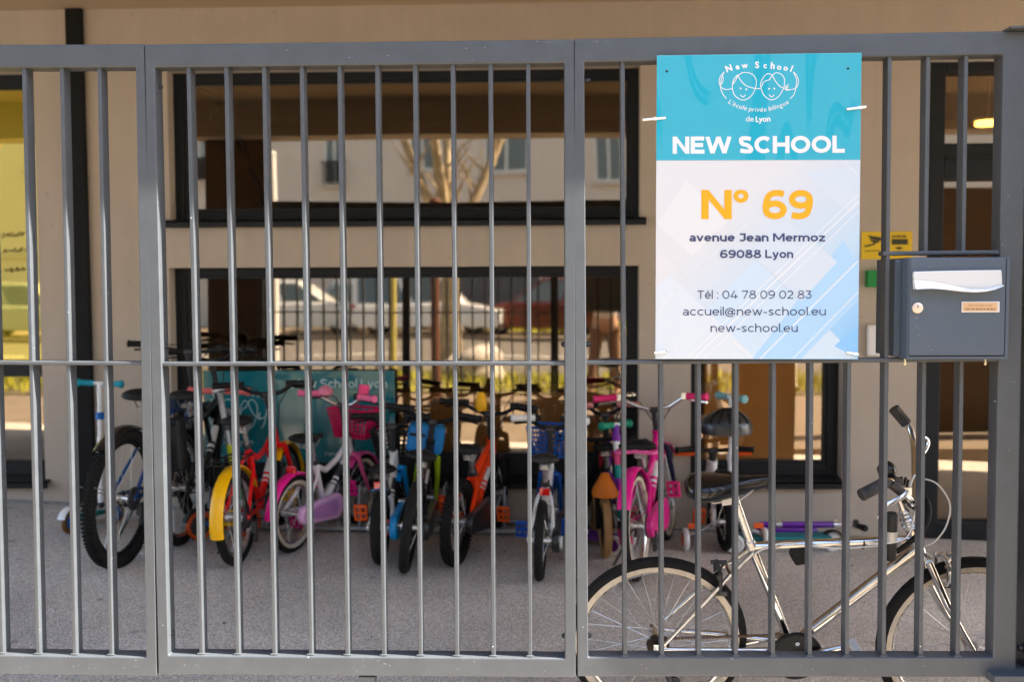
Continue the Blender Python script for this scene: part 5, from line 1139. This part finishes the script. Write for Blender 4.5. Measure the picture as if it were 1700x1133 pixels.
sp0 = L_(1218, 822); q = MB(); q.tube([scl, sp0], .0128, 14); q.build('seat_post', M_alu, cb, smooth=True)
sd_ = L_(1208, 806); saddle(cb, (sd_.x, 0, sd_.z + .006), .268, .170, mat('glossy black leather', (0.004, 0.004, 0.006), rough=0.27, coat=0.3, spec=0.4), 9, zs=1.8)
wheel('rear_wheel', cb, rh, RW, .0205, None, M_alu, True, 28, hubw=.05)
fax = (hdt - hdb).normalized(); SF = Matrix.Translation(hdb) @ Matrix.Rotation(R_(4), 4, fax) @ Matrix.Translation(-hdb)
wheel('front_wheel', cb, fh, RW, .0205, SF, M_alu, True, 28, hubw=.045)
k = MB(); cr = hdb - fax*.016; k.cyl(cr - V((0, .05, 0)), cr + V((0, .05, 0)), .014, 12, SF)
for s in (-1, 1): k.tube([cr + V((0, s*.048, .004)), cr.lerp(fh, .45) + V((-.010, s*.056, 0)), cr.lerp(fh, .8) + V((-.006, s*.058, 0)), fh + V((0, s*.058, 0))], [.013, .012, .009, .007], 12, SF)
k.build('fork', M_cfr, cb, smooth=True)
k = MB()
for t_, r_ in ((.60, .021), (.66, .024), (.72, .020), (.78, .023), (.86, .019), (.94, .017)):
    c = hdb.lerp(hdt, t_); k.tube([c - fax*.006, c, c + fax*.006], [r_*.86, r_, r_*.86], 16)
k.tube([hdb.lerp(hdt, .6), hdt + fax*.035], .0115, 12); k.build('headset', M_alu, cb, smooth=True)
# brakes
def caliper(c, M, name, sgn):
    q = MB()
    for s in (-1, 1):
        q.tube([c + V((0, s*.006, .055)), c + V((.004, s*.045, .035)), c + V((.006, s*.046, -.010)), c + V((.004, s*.036, -.035))], [.007, .008, .007, .006], 8, M); q.cbox(c + V((.004, s*.030, -.038)), (.050, .012, .014), M)
    q.tube([c + V((-.02, 0, .055)), c + V((.03, 0, .055))], .007, 8, M); q.cyl(c + V((.0, -.056, .030)), c + V((.0, -.042, .030)), .009, 10, M); q.tube([c + V((.0, -.045, .05)), c + V((.012, -.06, .085))], .004, 6, M)
    return q.build(name, M_alu if sgn > 0 else M_dgrey, cb, smooth=True)
caliper(fh + (hdb - fh).normalized()*(RW - .02) + V((.030, 0, .010)), SF, 'front_brake', 1)
d_ = (scl - rh).normalized(); caliper(rh + d_*(RW - .014) + V((0, 0, .012)), Matrix.Translation(V((0, 0, 0))), 'rear_brake', -1)
# drive
q = MB(); q.tube([bb + V((0, -.060, 0)), bb + V((0, -.052, 0))], .076, 40); q.torus(bb + V((0, -.061, 0)), .078, .006, 'y', 40, 8); cw = q.build('chain_ring', mat('black anodised', (0.006, 0.006, 0.0065), rough=0.4, spec=0.25), cb, smooth=True)
q = MB()
for i in range(5): a = i*1.2566 + .3; q.cyl(bb + V((.045*math.cos(a), -.066, .045*math.sin(a))), bb + V((.045*math.cos(a), -.060, .045*math.sin(a))), .007, 10)
q.cyl(bb + V((0, -.072, 0)), bb + V((0, -.060, 0)), .018, 14); q.build('ring_bolts', M_chrome, cw)
pe = L_(1392, 1053); q = MB(); e1 = V((pe.x, -.078, pe.z)); e2 = bb*2 - pe; e2 = V((e2.x, .078, e2.z))
q.tube([bb + V((0, -.074, 0)), e1], [.014, .010], 10); q.build('crank', M_chrome, cb, smooth=True); q = MB(); q.tube([bb + V((0, .070, 0)), e2], [.014, .010], 10); q.build('crank', M_chrome, cb, smooth=True)
pedal(cb, e1 + V((.03, -.055, 0)), mat('clear silver pedal', (0.75, 0.75, 0.77), rough=0.15, metal=0.15, coat=0.6), 60, sz=(.090, .075, .024)); pedal(cb, e2 + V((0, .055, 0)), mat('clear silver pedal', (0.75, 0.75, 0.77)), 60, sz=(.090, .075, .024))
q = MB()
for i in range(6): r_ = .037 - .0042*i; y_ = -.034 - .0055*i; q.tube([rh + V((0, y_ - .0015, 0)), rh + V((0, y_ + .0015, 0))], r_, 26)
q.build('cassette', mat('rusty sprocket', (0.02, 0.016, 0.013), rough=0.5, metal=0.6, var=0.3, vscale=60), cb)
q = MB(); ch = mat('rusty chain', (0.07, 0.045, 0.03), rough=0.55, metal=0.4)
for a, b in ((bb + V((0, -.056, .074)), rh + V((0, -.050, .030))), (bb + V((0, -.056, -.074)), rh + V((.05, -.050, -.10)))):
    n_ = 44
    for i in range(n_): q.cbox(a.lerp(b, (i + .5)/n_), (.0085, .004 if i % 2 else .0065, .0075), None)
q.build('chain', ch, cb)
q = MB(); q.cbox(rh + V((.012, -.080, -.045)), (.03, .022, .05)); q.tube([rh + V((.0, -.078, -.03)), rh + V((.052, -.078, -.13))], .009, 8)
for dx, dz in ((.018, -.06), (.05, -.115)): q.tube([rh + V((dx, -.074, dz)), rh + V((dx, -.064, dz))], .021, 16)
q.build('derailleur', M_dgrey, cb)
# handlebar, placed in the world because it is turned in the stem
def W_(px, py, y): return at(px, py, y)
clampp = W_(1519, 838, 0.235)
bar = [W_(1432, 822, .075), W_(1474, 800, .110), W_(1497, 815, .150), W_(1513, 832, .195), clampp, W_(1520, 815, .275), W_(1519, 780, .345), W_(1518, 745, .415), W_(1513, 716, .455), W_(1502, 699, .470), W_(1485, 680, .465)]
def smooth3(pts, n=6):
    out = []
    for i in range(len(pts)-1):
        p0, p1, p2, p3 = [pts[max(0, min(len(pts)-1, j))] for j in (i-1, i, i+1, i+2)]
        for j in range(n): t = j/n; out.append(0.5*((2*p1) + (p2-p0)*t + (2*p0-5*p1+4*p2-p3)*t*t + (3*p1-p0-3*p2+p3)*t**3))
    out.append(pts[-1]); return out
q = MB(); q.tube(smooth3(bar), .0112, 12); hbar = q.build('handlebar', M_chrome, cb, world=True, smooth=True)
ht_w = CO + CR @ (hdt + fax*.03)
q = MB(); q.tube([ht_w, ht_w.lerp(clampp, .55) + V((0, 0, .012)), clampp], [.0125, .013, .015], 12); q.cyl(clampp - V((.0, .022, .0)), clampp + V((0, .022, 0)), .0185, 14); q.build('stem', M_dgrey, cb, world=True, smooth=True)
M_grip = mat('ribbed grey grip', (0.045, 0.045, 0.047), rough=0.55, bump=0.4, bscale=300)
for a, b in ((bar[0], bar[1]), (bar[10], bar[8].lerp(bar[9], .6))):
    q = MB(); d = (b - a).normalized(); Lg = (b - a).length; pts = [a - d*.006, a - d*.004, a, a + d*.006]; rs = [.014, .0185, .0195, .0180]
    nrib = 9
    for i in range(1, nrib + 1): x_ = .008 + (Lg - .012)*i/nrib; pts += [a + d*(x_ - .003), a + d*x_]; rs += [.0190, .0172]
    q.tube(pts, rs, 16); q.build('grip', M_grip, hbar, world=True, smooth=True)
q = MB(); q.tube([W_(1480, 803, .118), W_(1497, 818, .118), W_(1503, 820, .120)], [.016, .015, .008], 12); q.cbox(W_(1489, 800, .13), (.03, .03, .022)); q.build('lever_clamp', M_dgrey, hbar, world=True, smooth=True)
q = MB(); q.tube(smooth3([W_(1507, 815, .118), W_(1500, 824, .105), W_(1485, 833, .095), W_(1470, 842, .088), W_(1462, 855, .085), W_(1461, 861, .085)], 4), [.0095]*21, 10, flat=(1.0, .7)); q.tube([W_(1461, 860, .085), W_(1460, 863, .085)], .0085, 10); q.cbox(W_(1504, 816, .118), (.030, .016, .022)); q.build('brake_lever', M_alu, hbar, world=True, smooth=True)
q = MB(); q.tube(smooth3([W_(1520, 726, .45), W_(1537, 728, .47), W_(1541, 738, .47), W_(1534, 752, .465), W_(1523, 760, .45)], 4), .0055, 8); q.build('brake_lever', M_alu, hbar, world=True, smooth=True)
q = MB(); c = W_(1472, 781, .165); q.lathe([(.002, -.0285), (.014, -.025), (.024, -.015), (.0285, 0), (.0265, .010), (.020, .020), (.010, .0265), (.001, .0285)], 22, Matrix.Translation(c)); q.tube([c, W_(1484, 795, .15)], [.020, .010], 14); q.build('horn_ball', mat('black rubber ball', (0.010, 0.010, 0.011), rough=0.3), hbar, world=True, smooth=True, auto=80)
q = MB()
for px_, py_ in ((1497, 792), (1504, 793), (1508, 797)): q.tube([W_(px_ - 3, py_ + 14, .16), W_(px_, py_, .16)], .004, 6)
q.build('bell_lever', M_blk, hbar, world=True)
# pump, pouch, cables
q = MB(); a, b = W_(1481, 852, .20), W_(1478, 931, .215); q.tube([a, a.lerp(b, .04), b.lerp(a, .04), b], [.014, .0178, .0178, .013], 18); pump = q.build('pump', mat('matt black tube', (0.012, 0.012, 0.013), rough=0.5), cb, world=True, smooth=True)
q = MB(); q.tube([a.lerp(b, .38), a.lerp(b, .60)], .0184, 18); q.build('silver_band', mat('silver reflective tape', (0.62, 0.62, 0.60), rough=0.4, metal=0.4, bump=0.3, bscale=400), pump, world=True, smooth=True)
pc = L_(1324, 919); q = MB(); q.prism([(pc.x - .028, pc.z + .022), (pc.x + .028, pc.z + .022), (pc.x + .026, pc.z - .030), (pc.x - .006, pc.z - .036), (pc.x - .022, pc.z - .012)], -.020, .020); q.build('lock_bracket', M_blk, cb, bevel=.004)
q = MB(); q.tube(smooth3([W_(1489, 917, .22), W_(1512, 900, .20), W_(1535, 876, .19), W_(1542, 852, .20), W_(1538, 832, .22), W_(1528, 828, .235)], 6), .0085, 10); q.build('thick_cable', M_blk, cb, world=True, smooth=True)
q = MB(); q.tube(smooth3([W_(1516, 800, .30), W_(1534, 796, .29), W_(1558, 806, .27), W_(1577, 838, .26), W_(1571, 874, .25), W_(1552, 900, .25), W_(1530, 912, .26), W_(1548, 925, .27)], 6), .0026, 8); q.build('cable', M_nylon, cb, world=True, smooth=True)
q = MB(); q.tube(smooth3([W_(1510, 812, .15), W_(1519, 790, .16), W_(1525, 810, .18), W_(1517, 862, .21), W_(1500, 897, .20), W_(1440, 905, .18)], 6), .0026, 8)
q.tube(smooth3([L_(1470, 906, -.016), L_(1396, 911, -.016), L_(1340, 906, -.016), L_(1300, 903, -.014), L_(1262, 915, -.018), L_(1232, 938, -.02), L_(1212, 962, -.02)], 6), .0025, 8, Matrix.Translation(CO) @ CR.to_4x4()); q.build('cable', M_nylon, cb, world=True, smooth=True)
q = MB()
for px_ in (1432, ): c = L_(px_, 902.5); q.torus(c, .0165, .0028, 'x', 20, 6)
q.build('frame_tie', M_blk, cb, smooth=True)
q = MB(); c = L_(1396, 904.5); q.torus(c, .0165, .0028, 'x', 20, 6); q.build('frame_tie', M_nylon, cb, smooth=True)

# ------------------------------------------------------------------ the bike rack
ra = on_ground(300, 880); rb_ = on_ground(962, 892)
rk = thing('bike_rack', 'long low galvanised bike rack along the foot of the wall', 'bike rack', ra.lerp(rb_, .5))
M_rack = mat('weathered galvanised', (0.30, 0.31, 0.33), rough=0.5, metal=0.6, var=0.2, vscale=12)
dy = V((0, .20, 0)); q = MB()
for o_, h_ in ((V((0, 0, .022)), .016), (dy + V((0, 0, .03)), .014)): q.tube([ra + o_, rb_ + o_], h_, 10)
q.build('floor_rail', M_rack, rk, world=True, smooth=True)
for px_ in (338, 428, 548, 584, 688, 742, 806, 826, 930, 950):
    t_ = (px_ - 300)/662; p = ra.lerp(rb_, t_)
    for dx in (-.028, .028):
        q = MB(); q.tube([p + V((dx, 0, .02)), p + V((dx, 0, .20)), p + V((dx, .025, .245)), p + V((dx, .16, .245)), p + V((dx, .195, .20)), p + dy + V((dx, 0, .03))], .0075, 8); q.build('hoop', M_rack, rk, world=True, smooth=True)

# ------------------------------------------------------------------ scooters
def scooter(label, top, bot, barh, deck, cols, wr=.055, grips=None, clampz=None, two=True, segs=None):
    t = thing('kick_scooter', label, 'scooter', bot)
    stemm, gripm, deckm, wheelm, clm = cols; top, bot, deck = V(top), V(bot), V(deck); barh = V(barh)
    ax = (top - bot).normalized(); base = bot
    if segs:
        for i, sm in enumerate(segs):
            q = MB(); q.tube([bot.lerp(top, i/len(segs)), bot.lerp(top, (i+1)/len(segs))], .017, 12); q.build('stem', sm, t, world=True, smooth=True)
    else:
        q = MB(); q.tube([bot, bot.lerp(top, .55)], .016, 12); q.tube([bot.lerp(top, .5), top], .0125, 12); q.build('stem', stemm, t, world=True, smooth=True)
    q = MB(); q.tube([top - barh, top + barh], .0115, 10); hb_ = q.build('handlebar', M_white, t, world=True, smooth=True)
    for s in (-1, 1):
        q = MB(); e = top + barh*s; i_ = top + barh*s*.22; d = (e - i_).normalized(); q.tube([i_, i_ + d*.008, e - d*.022, e - d*.014, e, e + d*.006], [.017, .0155, .0165, .022, .022, .014], 14); q.build('grip', gripm, hb_, world=True, smooth=True)
    c = bot.lerp(top, clampz or .55); q = MB(); q.tube([c - ax*.018, c + ax*.018], .022, 14); q.cbox(c + barh.normalized()*.026, (.024, .018, .022)); q.build('clamp', clm, t, world=True, smooth=True)
    dd = V((deck.x - bot.x, deck.y - bot.y, 0)); dl = dd.length; dn = dd.normalized(); sn = V((-dn.y, dn.x, 0))
    zd = ground_z(bot.x, bot.y) + wr + .012; q = MB(); b0 = V((bot.x, bot.y, zd)) + dn*.03; b1 = V((bot.x, bot.y, zd)) + dn*dl
    M4 = Matrix.Translation((b0 + b1)/2) @ Matrix(((dn.x, sn.x, 0, 0), (dn.y, sn.y, 0, 0), (0, 0, 1, 0), (0, 0, 0, 1)))
    q.cbox((0, 0, 0), ((b1 - b0).length, .11, .026), M4); q.build('deck', deckm, t, world=True, bevel=.010, seg=3)
    fr = V((bot.x, bot.y, ground_z(bot.x, bot.y) + wr)); q = MB(); q.tube([bot, fr + V((0, 0, .02))], .014, 10); q.tube([fr - sn*.085, fr + sn*.085], .009, 8); q.build('axle', M_dgrey, t, world=True, smooth=True)
    rr_ = b1 + dn*.02; rr_.z = ground_z(rr_.x, rr_.y) + wr
    spots = [fr - sn*.085, fr + sn*.085, rr_] if two else [fr, rr_]
    for c in spots:
        q = MB(); T = Matrix.Translation(c) @ Matrix(((dn.x, sn.x, 0, 0), (dn.y, sn.y, 0, 0), (0, 0, 1, 0), (0, 0, 0, 1))); q.torus((0, 0, 0), wr - .013, .013, 'y', 26, 8, 1.0, M=T); wo = q.build('wheel', wheelm, t, world=True, smooth=True)
        q = MB(); q.cyl((0, -.009, 0), (0, .009, 0), wr - .014, 20, T); q.build('hub', clm, wo, world=True)
    q = MB(); T = Matrix.Translation(rr_) @ Matrix(((dn.x, sn.x, 0, 0), (dn.y, sn.y, 0, 0), (0, 0, 1, 0), (0, 0, 0, 1))); q.torus((0, 0, 0), wr + .012, .006, 'y', 20, 6, 4.0, M=T, a0=20, a1=150); q.build('rear_mudguard', M_white if gripm is M_tealg else M_blk, t, world=True, smooth=True)
    return t
M_tealg = plast('1590a6'); M_coral = plast('e8736e')
y1 = 2.36; s_top = at(165, 637, y1 + .04); s_bot = at(168, 835, y1 - .10)
scooter('white stemmed scooter with turquoise grips leaning at the left end of the row', s_top, s_bot, (at(203, 638, y1+.04) - at(127, 635, y1+.04))/2, at(122, 850, y1 - .30), (M_white, M_tealg, plast('1c7a72'), plast('6b4a22'), plast('1468b8')), wr=.062, clampz=.72)
y1 = 2.20; s_top = at(364, 650, y1 + .08); s_bot = at(398, 830, y1 - .02)
sc2 = scooter('scooter with coral grips and grey and lime stem beside the red bike', s_top, s_bot, (at(414, 649, y1+.08) - at(314, 647, y1+.08))/2, at(338, 884, y1 - .16), (M_alu, M_coral, plast('2c5c8c'), plast('c8501c'), M_dgrey), wr=.075, clampz=.66, segs=[plast('3fae3a'), plast('c8d418'), plast('c8d418'), mat('brushed grey tube', (0.35, 0.34, 0.33), rough=0.35, metal=0.7), mat('brushed grey tube', (0.35, 0.34, 0.33)), mat('brushed grey tube', (0.35, 0.34, 0.33))])
y1 = 2.34; s_top = at(1214, 660, y1 + .06); s_bot = at(1213, 872, y1 - .06)
scooter('white stemmed scooter with pale teal grips behind the chrome saddle', s_top, s_bot, (at(1236, 662, y1-.06) - at(1192, 655, y1+.16))/2, at(1376, 890, y1 - .02), (M_white, plast('7fb4b8'), plast('1f7880'), plast('d8d8d4'), M_white), wr=.050, clampz=.52)
y1 = 2.20; s_top = at(1022, 706, y1 + .05); s_bot = at(1030, 862, y1 - .05)
scooter('scooter with striped purple, white and teal stem beside the small balance bike', s_top, s_bot, (at(1046, 703, y1+.12) - at(998, 708, y1 - .02))/2, at(968, 884, y1 + .05), (M_white, plast('138a6c'), plast('5c2a8c'), M_white, plast('7a2a9a')), wr=.052, clampz=.86, segs=[plast('1c9a94'), M_white, plast('8a2aa0'), plast('1f9a8c'), plast('d84a7c'), M_white, plast('6a2a9a')])
# purple scooter lying along the wall
pl_ = thing('kick_scooter', 'purple scooter lying on its side on the ground along the wall', 'scooter', on_ground(1300, 896))
yl = 2.44; M_pur = pick('purple lacquer', '6a1fa0', rough=0.25, coat=0.7)
q = MB(); q.tube([at(1262, 872, yl), at(1388, 872, yl)], .0175, 14); q.tube([at(1262, 872, yl), at(1255, 888, yl), at(1266, 897, yl)], .014, 10); q.build('stem', M_pur, pl_, world=True, smooth=True)
q = MB(); q.tube([at(1386, 872, yl), at(1418, 873, yl)], .0125, 12); q.build('inner_tube', M_alu, pl_, world=True, smooth=True)
for px_ in (1292, 1388): q = MB(); q.tube([at(px_ - 5, 872, yl), at(px_ + 5, 872, yl)], .023, 14); q.cbox(at(px_, 865, yl), (.02, .02, .02)); q.build('clamp', M_alu, pl_, world=True, smooth=True)
q = MB(); q.tube([at(1419, 873, yl - .13), at(1419, 873, yl + .08)], .011, 10); hb_ = q.build('handlebar', M_dgrey, pl_, world=True, smooth=True)
q = MB(); q.tube([at(1421, 873, yl - .05), at(1436, 878, yl - .26), at(1438, 879, yl - .27)], [.014, .0175, .012], 14); q.build('grip', M_blk, hb_, world=True, smooth=True); q = MB(); q.tube([at(1419, 873, yl + .07), at(1421, 868, yl + .13)], .017, 12); q.build('grip', M_blk, hb_, world=True, smooth=True)
q = MB(); a, b = at(1262, 890, yl - .02), at(1356, 893, yl - .02); q.box((a.x, yl - .05, a.z - .045), (b.x, yl - .025, a.z + .045)); q.build('deck', M_pur, pl_, world=True, bevel=.008)
for px_, py_ in ((1252, 897), (1372, 900)):
    c = at(px_, py_, yl - .03); q = MB(); q.torus(c, .042, .014, 'y', 26, 8); wo = q.build('wheel', M_white, pl_, world=True, smooth=True); q = MB(); q.cyl(c - V((0, .008, 0)), c + V((0, .008, 0)), .035, 18); q.build('hub', M_dgrey, wo, world=True)
# helmet hanging on the small bike's bar
hc = at(1206, 712, 2.30); hm = thing('bicycle_helmet', 'dark bicycle helmet resting above the bar of the small bike', 'helmet', hc)
q = MB(); prof = []
for j in range(9): a = R_(90*j/8); prof.append((.105*math.cos(a) + .001, .105*math.sin(a)))
q.lathe([(.085, -.03), (.104, -.025)] + prof, 26, Matrix.Scale(1.28, 4, V((1, 0, 0)))); q.build('shell', mat('helmet charcoal', (0.02, 0.022, 0.024), rough=0.35, coat=0.3), hm, smooth=True, auto=70)
for i in range(5):
    q = MB(); a = -50 + 25*i; pts = [(.135*math.sin(R_(a))*1.0, -.108*math.cos(R_(b_)), .108*math.sin(R_(b_))) for b_ in (20, 40, 60, 80)]; pts = [(x*math.cos(R_(b_))*1.0, y*math.cos(R_(a)), z) for (x, y, z), b_ in zip(pts, (20, 40, 60, 80))]; q.tube(pts, .007, 6, flat=(1, 1)); q.build('vent', M_blk, hm, smooth=True)

# ------------------------------------------------------------------ photographer standing beside the viewpoint (mirrored in the pane)
def skin_body(name, pts, edges, mt, parent, sub=2):
    me = bpy.data.meshes.new(name); me.from_pydata([p[0] for p in pts], edges, []); me.update(); me.materials.append(mt)
    o = bpy.data.objects.new(name, me); COL.objects.link(o); o.parent = parent
    o.modifiers.new('skin', 'SKIN'); sv = me.skin_vertices[0].data if me.skin_vertices else None
    if sv is None:
        b_ = bmesh.new(); b_.from_mesh(me); b_.verts.layers.skin.verify(); b_.to_mesh(me); b_.free(); sv = me.skin_vertices[0].data
    for i, p in enumerate(pts): sv[i].radius = p[1] if isinstance(p[1], tuple) else (p[1], p[1])
    sv[0].use_root = True
    md = o.modifiers.new('sub', 'SUBSURF'); md.levels = sub; md.render_levels = sub
    for p in me.polygons: p.use_smooth = True
    dg = bpy.context.evaluated_depsgraph_get(); dg.update(); ev = bpy.data.meshes.new_from_object(o.evaluated_get(dg))
    o.modifiers.clear(); o.data = ev; ev.name = name
    for p in ev.polygons: p.use_smooth = True
    return o
pp = mirx(1003, -3.95)
per = thing('person', 'person in pale top and brown trousers holding up a camera, mirrored in the pane', 'person', (pp, -3.95, -0.12))
M_skin = mat('skin', (0.52, 0.31, 0.21), rough=0.5, var=0.06, vscale=20)
def P_(x, y, z, r): return (V((x, y, z)), r)
bp_ = [P_(0, 0, .96, (.15, .11)), P_(0, 0, 1.12, (.135, .10)), P_(0, .01, 1.34, (.165, .105)), P_(0, 0, 1.47, (.07, .065)), P_(0, .015, 1.55, (.05, .05)), P_(0, .03, 1.61, (.068, .082)), P_(0, .03, 1.70, (.072, .09))]
be = [(0, 1), (1, 2), (2, 3), (3, 4), (4, 5), (5, 6)]
for s, ky, ay in ((-1, .05, .10), (1, -.06, -.16)):
    i = len(bp_); bp_ += [P_(s*.10, 0, .88, .088), P_(s*.14, ky, .49, .058), P_(s*.18, ay, .09, .042), P_(s*.20, ay + .13, .035, (.042, .03))]; be += [(0, i), (i, i+1), (i+1, i+2), (i+2, i+3)]
    i = len(bp_); bp_ += [P_(s*.19, 0, 1.42, .055), P_(s*.29, .10, 1.18, .042), P_(s*.12, .24, 1.49, .030), P_(s*.085, .26, 1.555, (.036, .022))]; be += [(2, i), (i, i+1), (i+1, i+2), (i+2, i+3)]
body = skin_body('body', bp_, be, M_skin, per)
tp = [P_(0, 0, .98, (.165, .125)), P_(0, 0, 1.12, (.155, .118)), P_(0, .01, 1.34, (.18, .122)), P_(0, 0, 1.45, (.085, .08))]; te = [(0, 1), (1, 2), (2, 3)]
for s in (-1, 1): i = len(tp); tp += [P_(s*.19, 0, 1.42, .068), P_(s*.265, .075, 1.24, .060)]; te += [(2, i), (i, i+1)]
skin_body('shirt', tp, te, mat('pale shirt cloth', (0.72, 0.68, 0.64), rough=0.9, var=0.05), per)
tp = [P_(0, 0, .97, (.162, .122))]; te = []
for s, ky, ay in ((-1, .05, .10), (1, -.06, -.16)): i = len(tp); tp += [P_(s*.10, 0, .87, .100), P_(s*.14, ky, .49, .074), P_(s*.178, ay*.95, .14, .066)]; te += [(0, i), (i, i+1), (i+1, i+2)]
skin_body('trousers', tp, te, mat('brown trouser cloth', (0.20, 0.115, 0.07), rough=0.9, var=0.08), per)
for s, ay in ((-1, .10), (1, -.16)):
    q = MB(); rings = []
    for t_, wd, hh in ((-.07, .035, .06), (-.03, .045, .085), (.05, .048, .07), (.14, .046, .05), (.19, .03, .03)): rings.append([(s*.19 + wd*math.cos(2*math.pi*j/12), ay + .03 + t_, .004 + hh*(.5 + .5*math.sin(2*math.pi*j/12))) for j in range(12)])
    q.loft(rings); q.build('shoe', M_dwood, per, smooth=True)
q = MB(); q.lathe([(.082, 0), (.088, .03), (.080, .07), (.055, .10), (.01, .115)], 18, Matrix.Translation(V((0, .005, 1.655))) @ Matrix.Scale(1.15, 4, V((0, 1, 0)))); q.build('hair', mat('dark hair', (0.03, 0.02, 0.013), rough=0.7), per, smooth=True)
q = MB(); q.tube([(0, .115, 1.645), (0, .13, 1.615), (0, .118, 1.605)], [.008, .013, .009], 8); q.tube([(-.022, .108, 1.572), (.022, .108, 1.572)], .006, 6)
for s in (-1, 1):
    q.cyl((s*.03, .105, 1.648), (s*.03, .112, 1.648), .011, 10); q.tube([(s*.078, .02, 1.60), (s*.083, .01, 1.64), (s*.078, .02, 1.67)], .012, 8)
q.build('face_features', M_skin, per, smooth=True)
for s in (-1, 1):
    for k_, (dx, ln) in enumerate(((-.018, .065), (-.006, .075), (.006, .070), (.018, .055))):
        b0 = V((s*(.085 + dx), .265, 1.585)); q = MB(); q.tube([b0, b0 + V((-s*.004, .022, ln*.5)), b0 + V((-s*.02, .028, ln*.75))], [.0085, .0078, .006], 8); q.build('finger', M_skin, per, smooth=True)
    q = MB(); q.tube([V((s*.065, .25, 1.55)), V((s*.045, .26, 1.575)), V((s*.03, .265, 1.60))], [.010, .009, .007], 8); q.build('thumb', M_skin, per, smooth=True)
cm = thing('photo_camera', 'black camera held up in both hands by the person in brown trousers', 'camera', (pp, -3.66, 1.49))
q = MB(); q.cbox((0, 0, 0), (.13, .05, .085)); q.cbox((0, 0, .052), (.05, .045, .022)); q.build('camera_body', M_blk, cm, bevel=.008)
q = MB(); q.tube([(0, .02, -.003), (0, .085, -.003), (0, .087, -.003)], [.036, .038, .033], 22); q.build('lens', M_blk, cm, smooth=True)

# ------------------------------------------------------------------ small wear and litter
rl = random.Random(21); q = MB()
for i in range(90):
    px_, py_ = (rl.uniform(310, 960), rl.gauss(905, 14)) if i < 60 else (rl.uniform(30, 1600), rl.uniform(900, 1100))
    c = on_ground(px_, py_) + V((0, 0, .004)); a = rl.uniform(0, 6.28); L0 = rl.uniform(.006, .019); u = V((math.cos(a), math.sin(a), rl.uniform(-.1, .3)))*L0; v = V((-math.sin(a), math.cos(a), rl.uniform(-.2, .3)))*L0*.5
    q.add([c - u, c + v, c + u, c - v], [(0, 1, 2, 3)])
structure(q.build('leaf_litter', mat('dry leaf', (0.20, 0.11, 0.05), rough=0.9, var=0.4, vscale=3)), 'stuff')
def chips(host, inv, spots, nm, y, mt, seed, k=1.0):
    r = random.Random(seed); q = MB()
    for x0_, y0_, x1_, y1_, n in spots:
        for i in range(n):
            cx_, cy_ = r.uniform(x0_, x1_), r.uniform(y0_, y1_); rr = r.uniform(.5, 1.5)*k; st_ = r.uniform(.8, 2.2); m_ = r.randint(5, 7)
            q.add([(inv @ at(cx_ + rr*st_*math.cos(6.283*j/m_)*r.uniform(.6, 1.1), cy_ + rr*.6*math.sin(6.283*j/m_)*r.uniform(.6, 1.1), y)) for j in range(m_)], [tuple(range(m_))])
    structure(q.build(nm, mt, host), 'stuff')
M_chip = mat('bare paint chip', (0.22, 0.23, 0.24), rough=0.7); M_rust = mat('rust spot', (0.14, 0.06, 0.025), rough=0.9)
chips(pm, ivm, ((890, 65.5, 953, 72, 12), (300, 75, 880, 104, 14), (280, 1092, 950, 1119, 22)), 'paint_chips', -0.0004, M_chip, 3)
chips(pr, ivr, ((960, 65, 1010, 70, 7), (980, 1093, 1640, 1122, 16), (1652, 300, 1685, 1080, 7), (962, 150, 974, 1080, 10)), 'paint_chips', -0.0004, M_chip, 5)
chips(pl, ivl, ((20, 1088, 230, 1114, 18), (222, 120, 236, 1080, 8)), 'paint_chips', -0.0004, M_chip, 8)
chips(pm, ivm, ((300, 1106, 950, 1121, 9), (242, 900, 258, 1110, 4)), 'rust_spots', -0.0005, M_rust, 13, .8)
chips(ldoor, WM[lb].inverted(), ((1516, 525, 1534, 565, 6), (1515, 575, 1660, 588, 4), (1540, 440, 1660, 446, 3)), 'scratches', LY - 0.0106, M_chip, 17, .9)
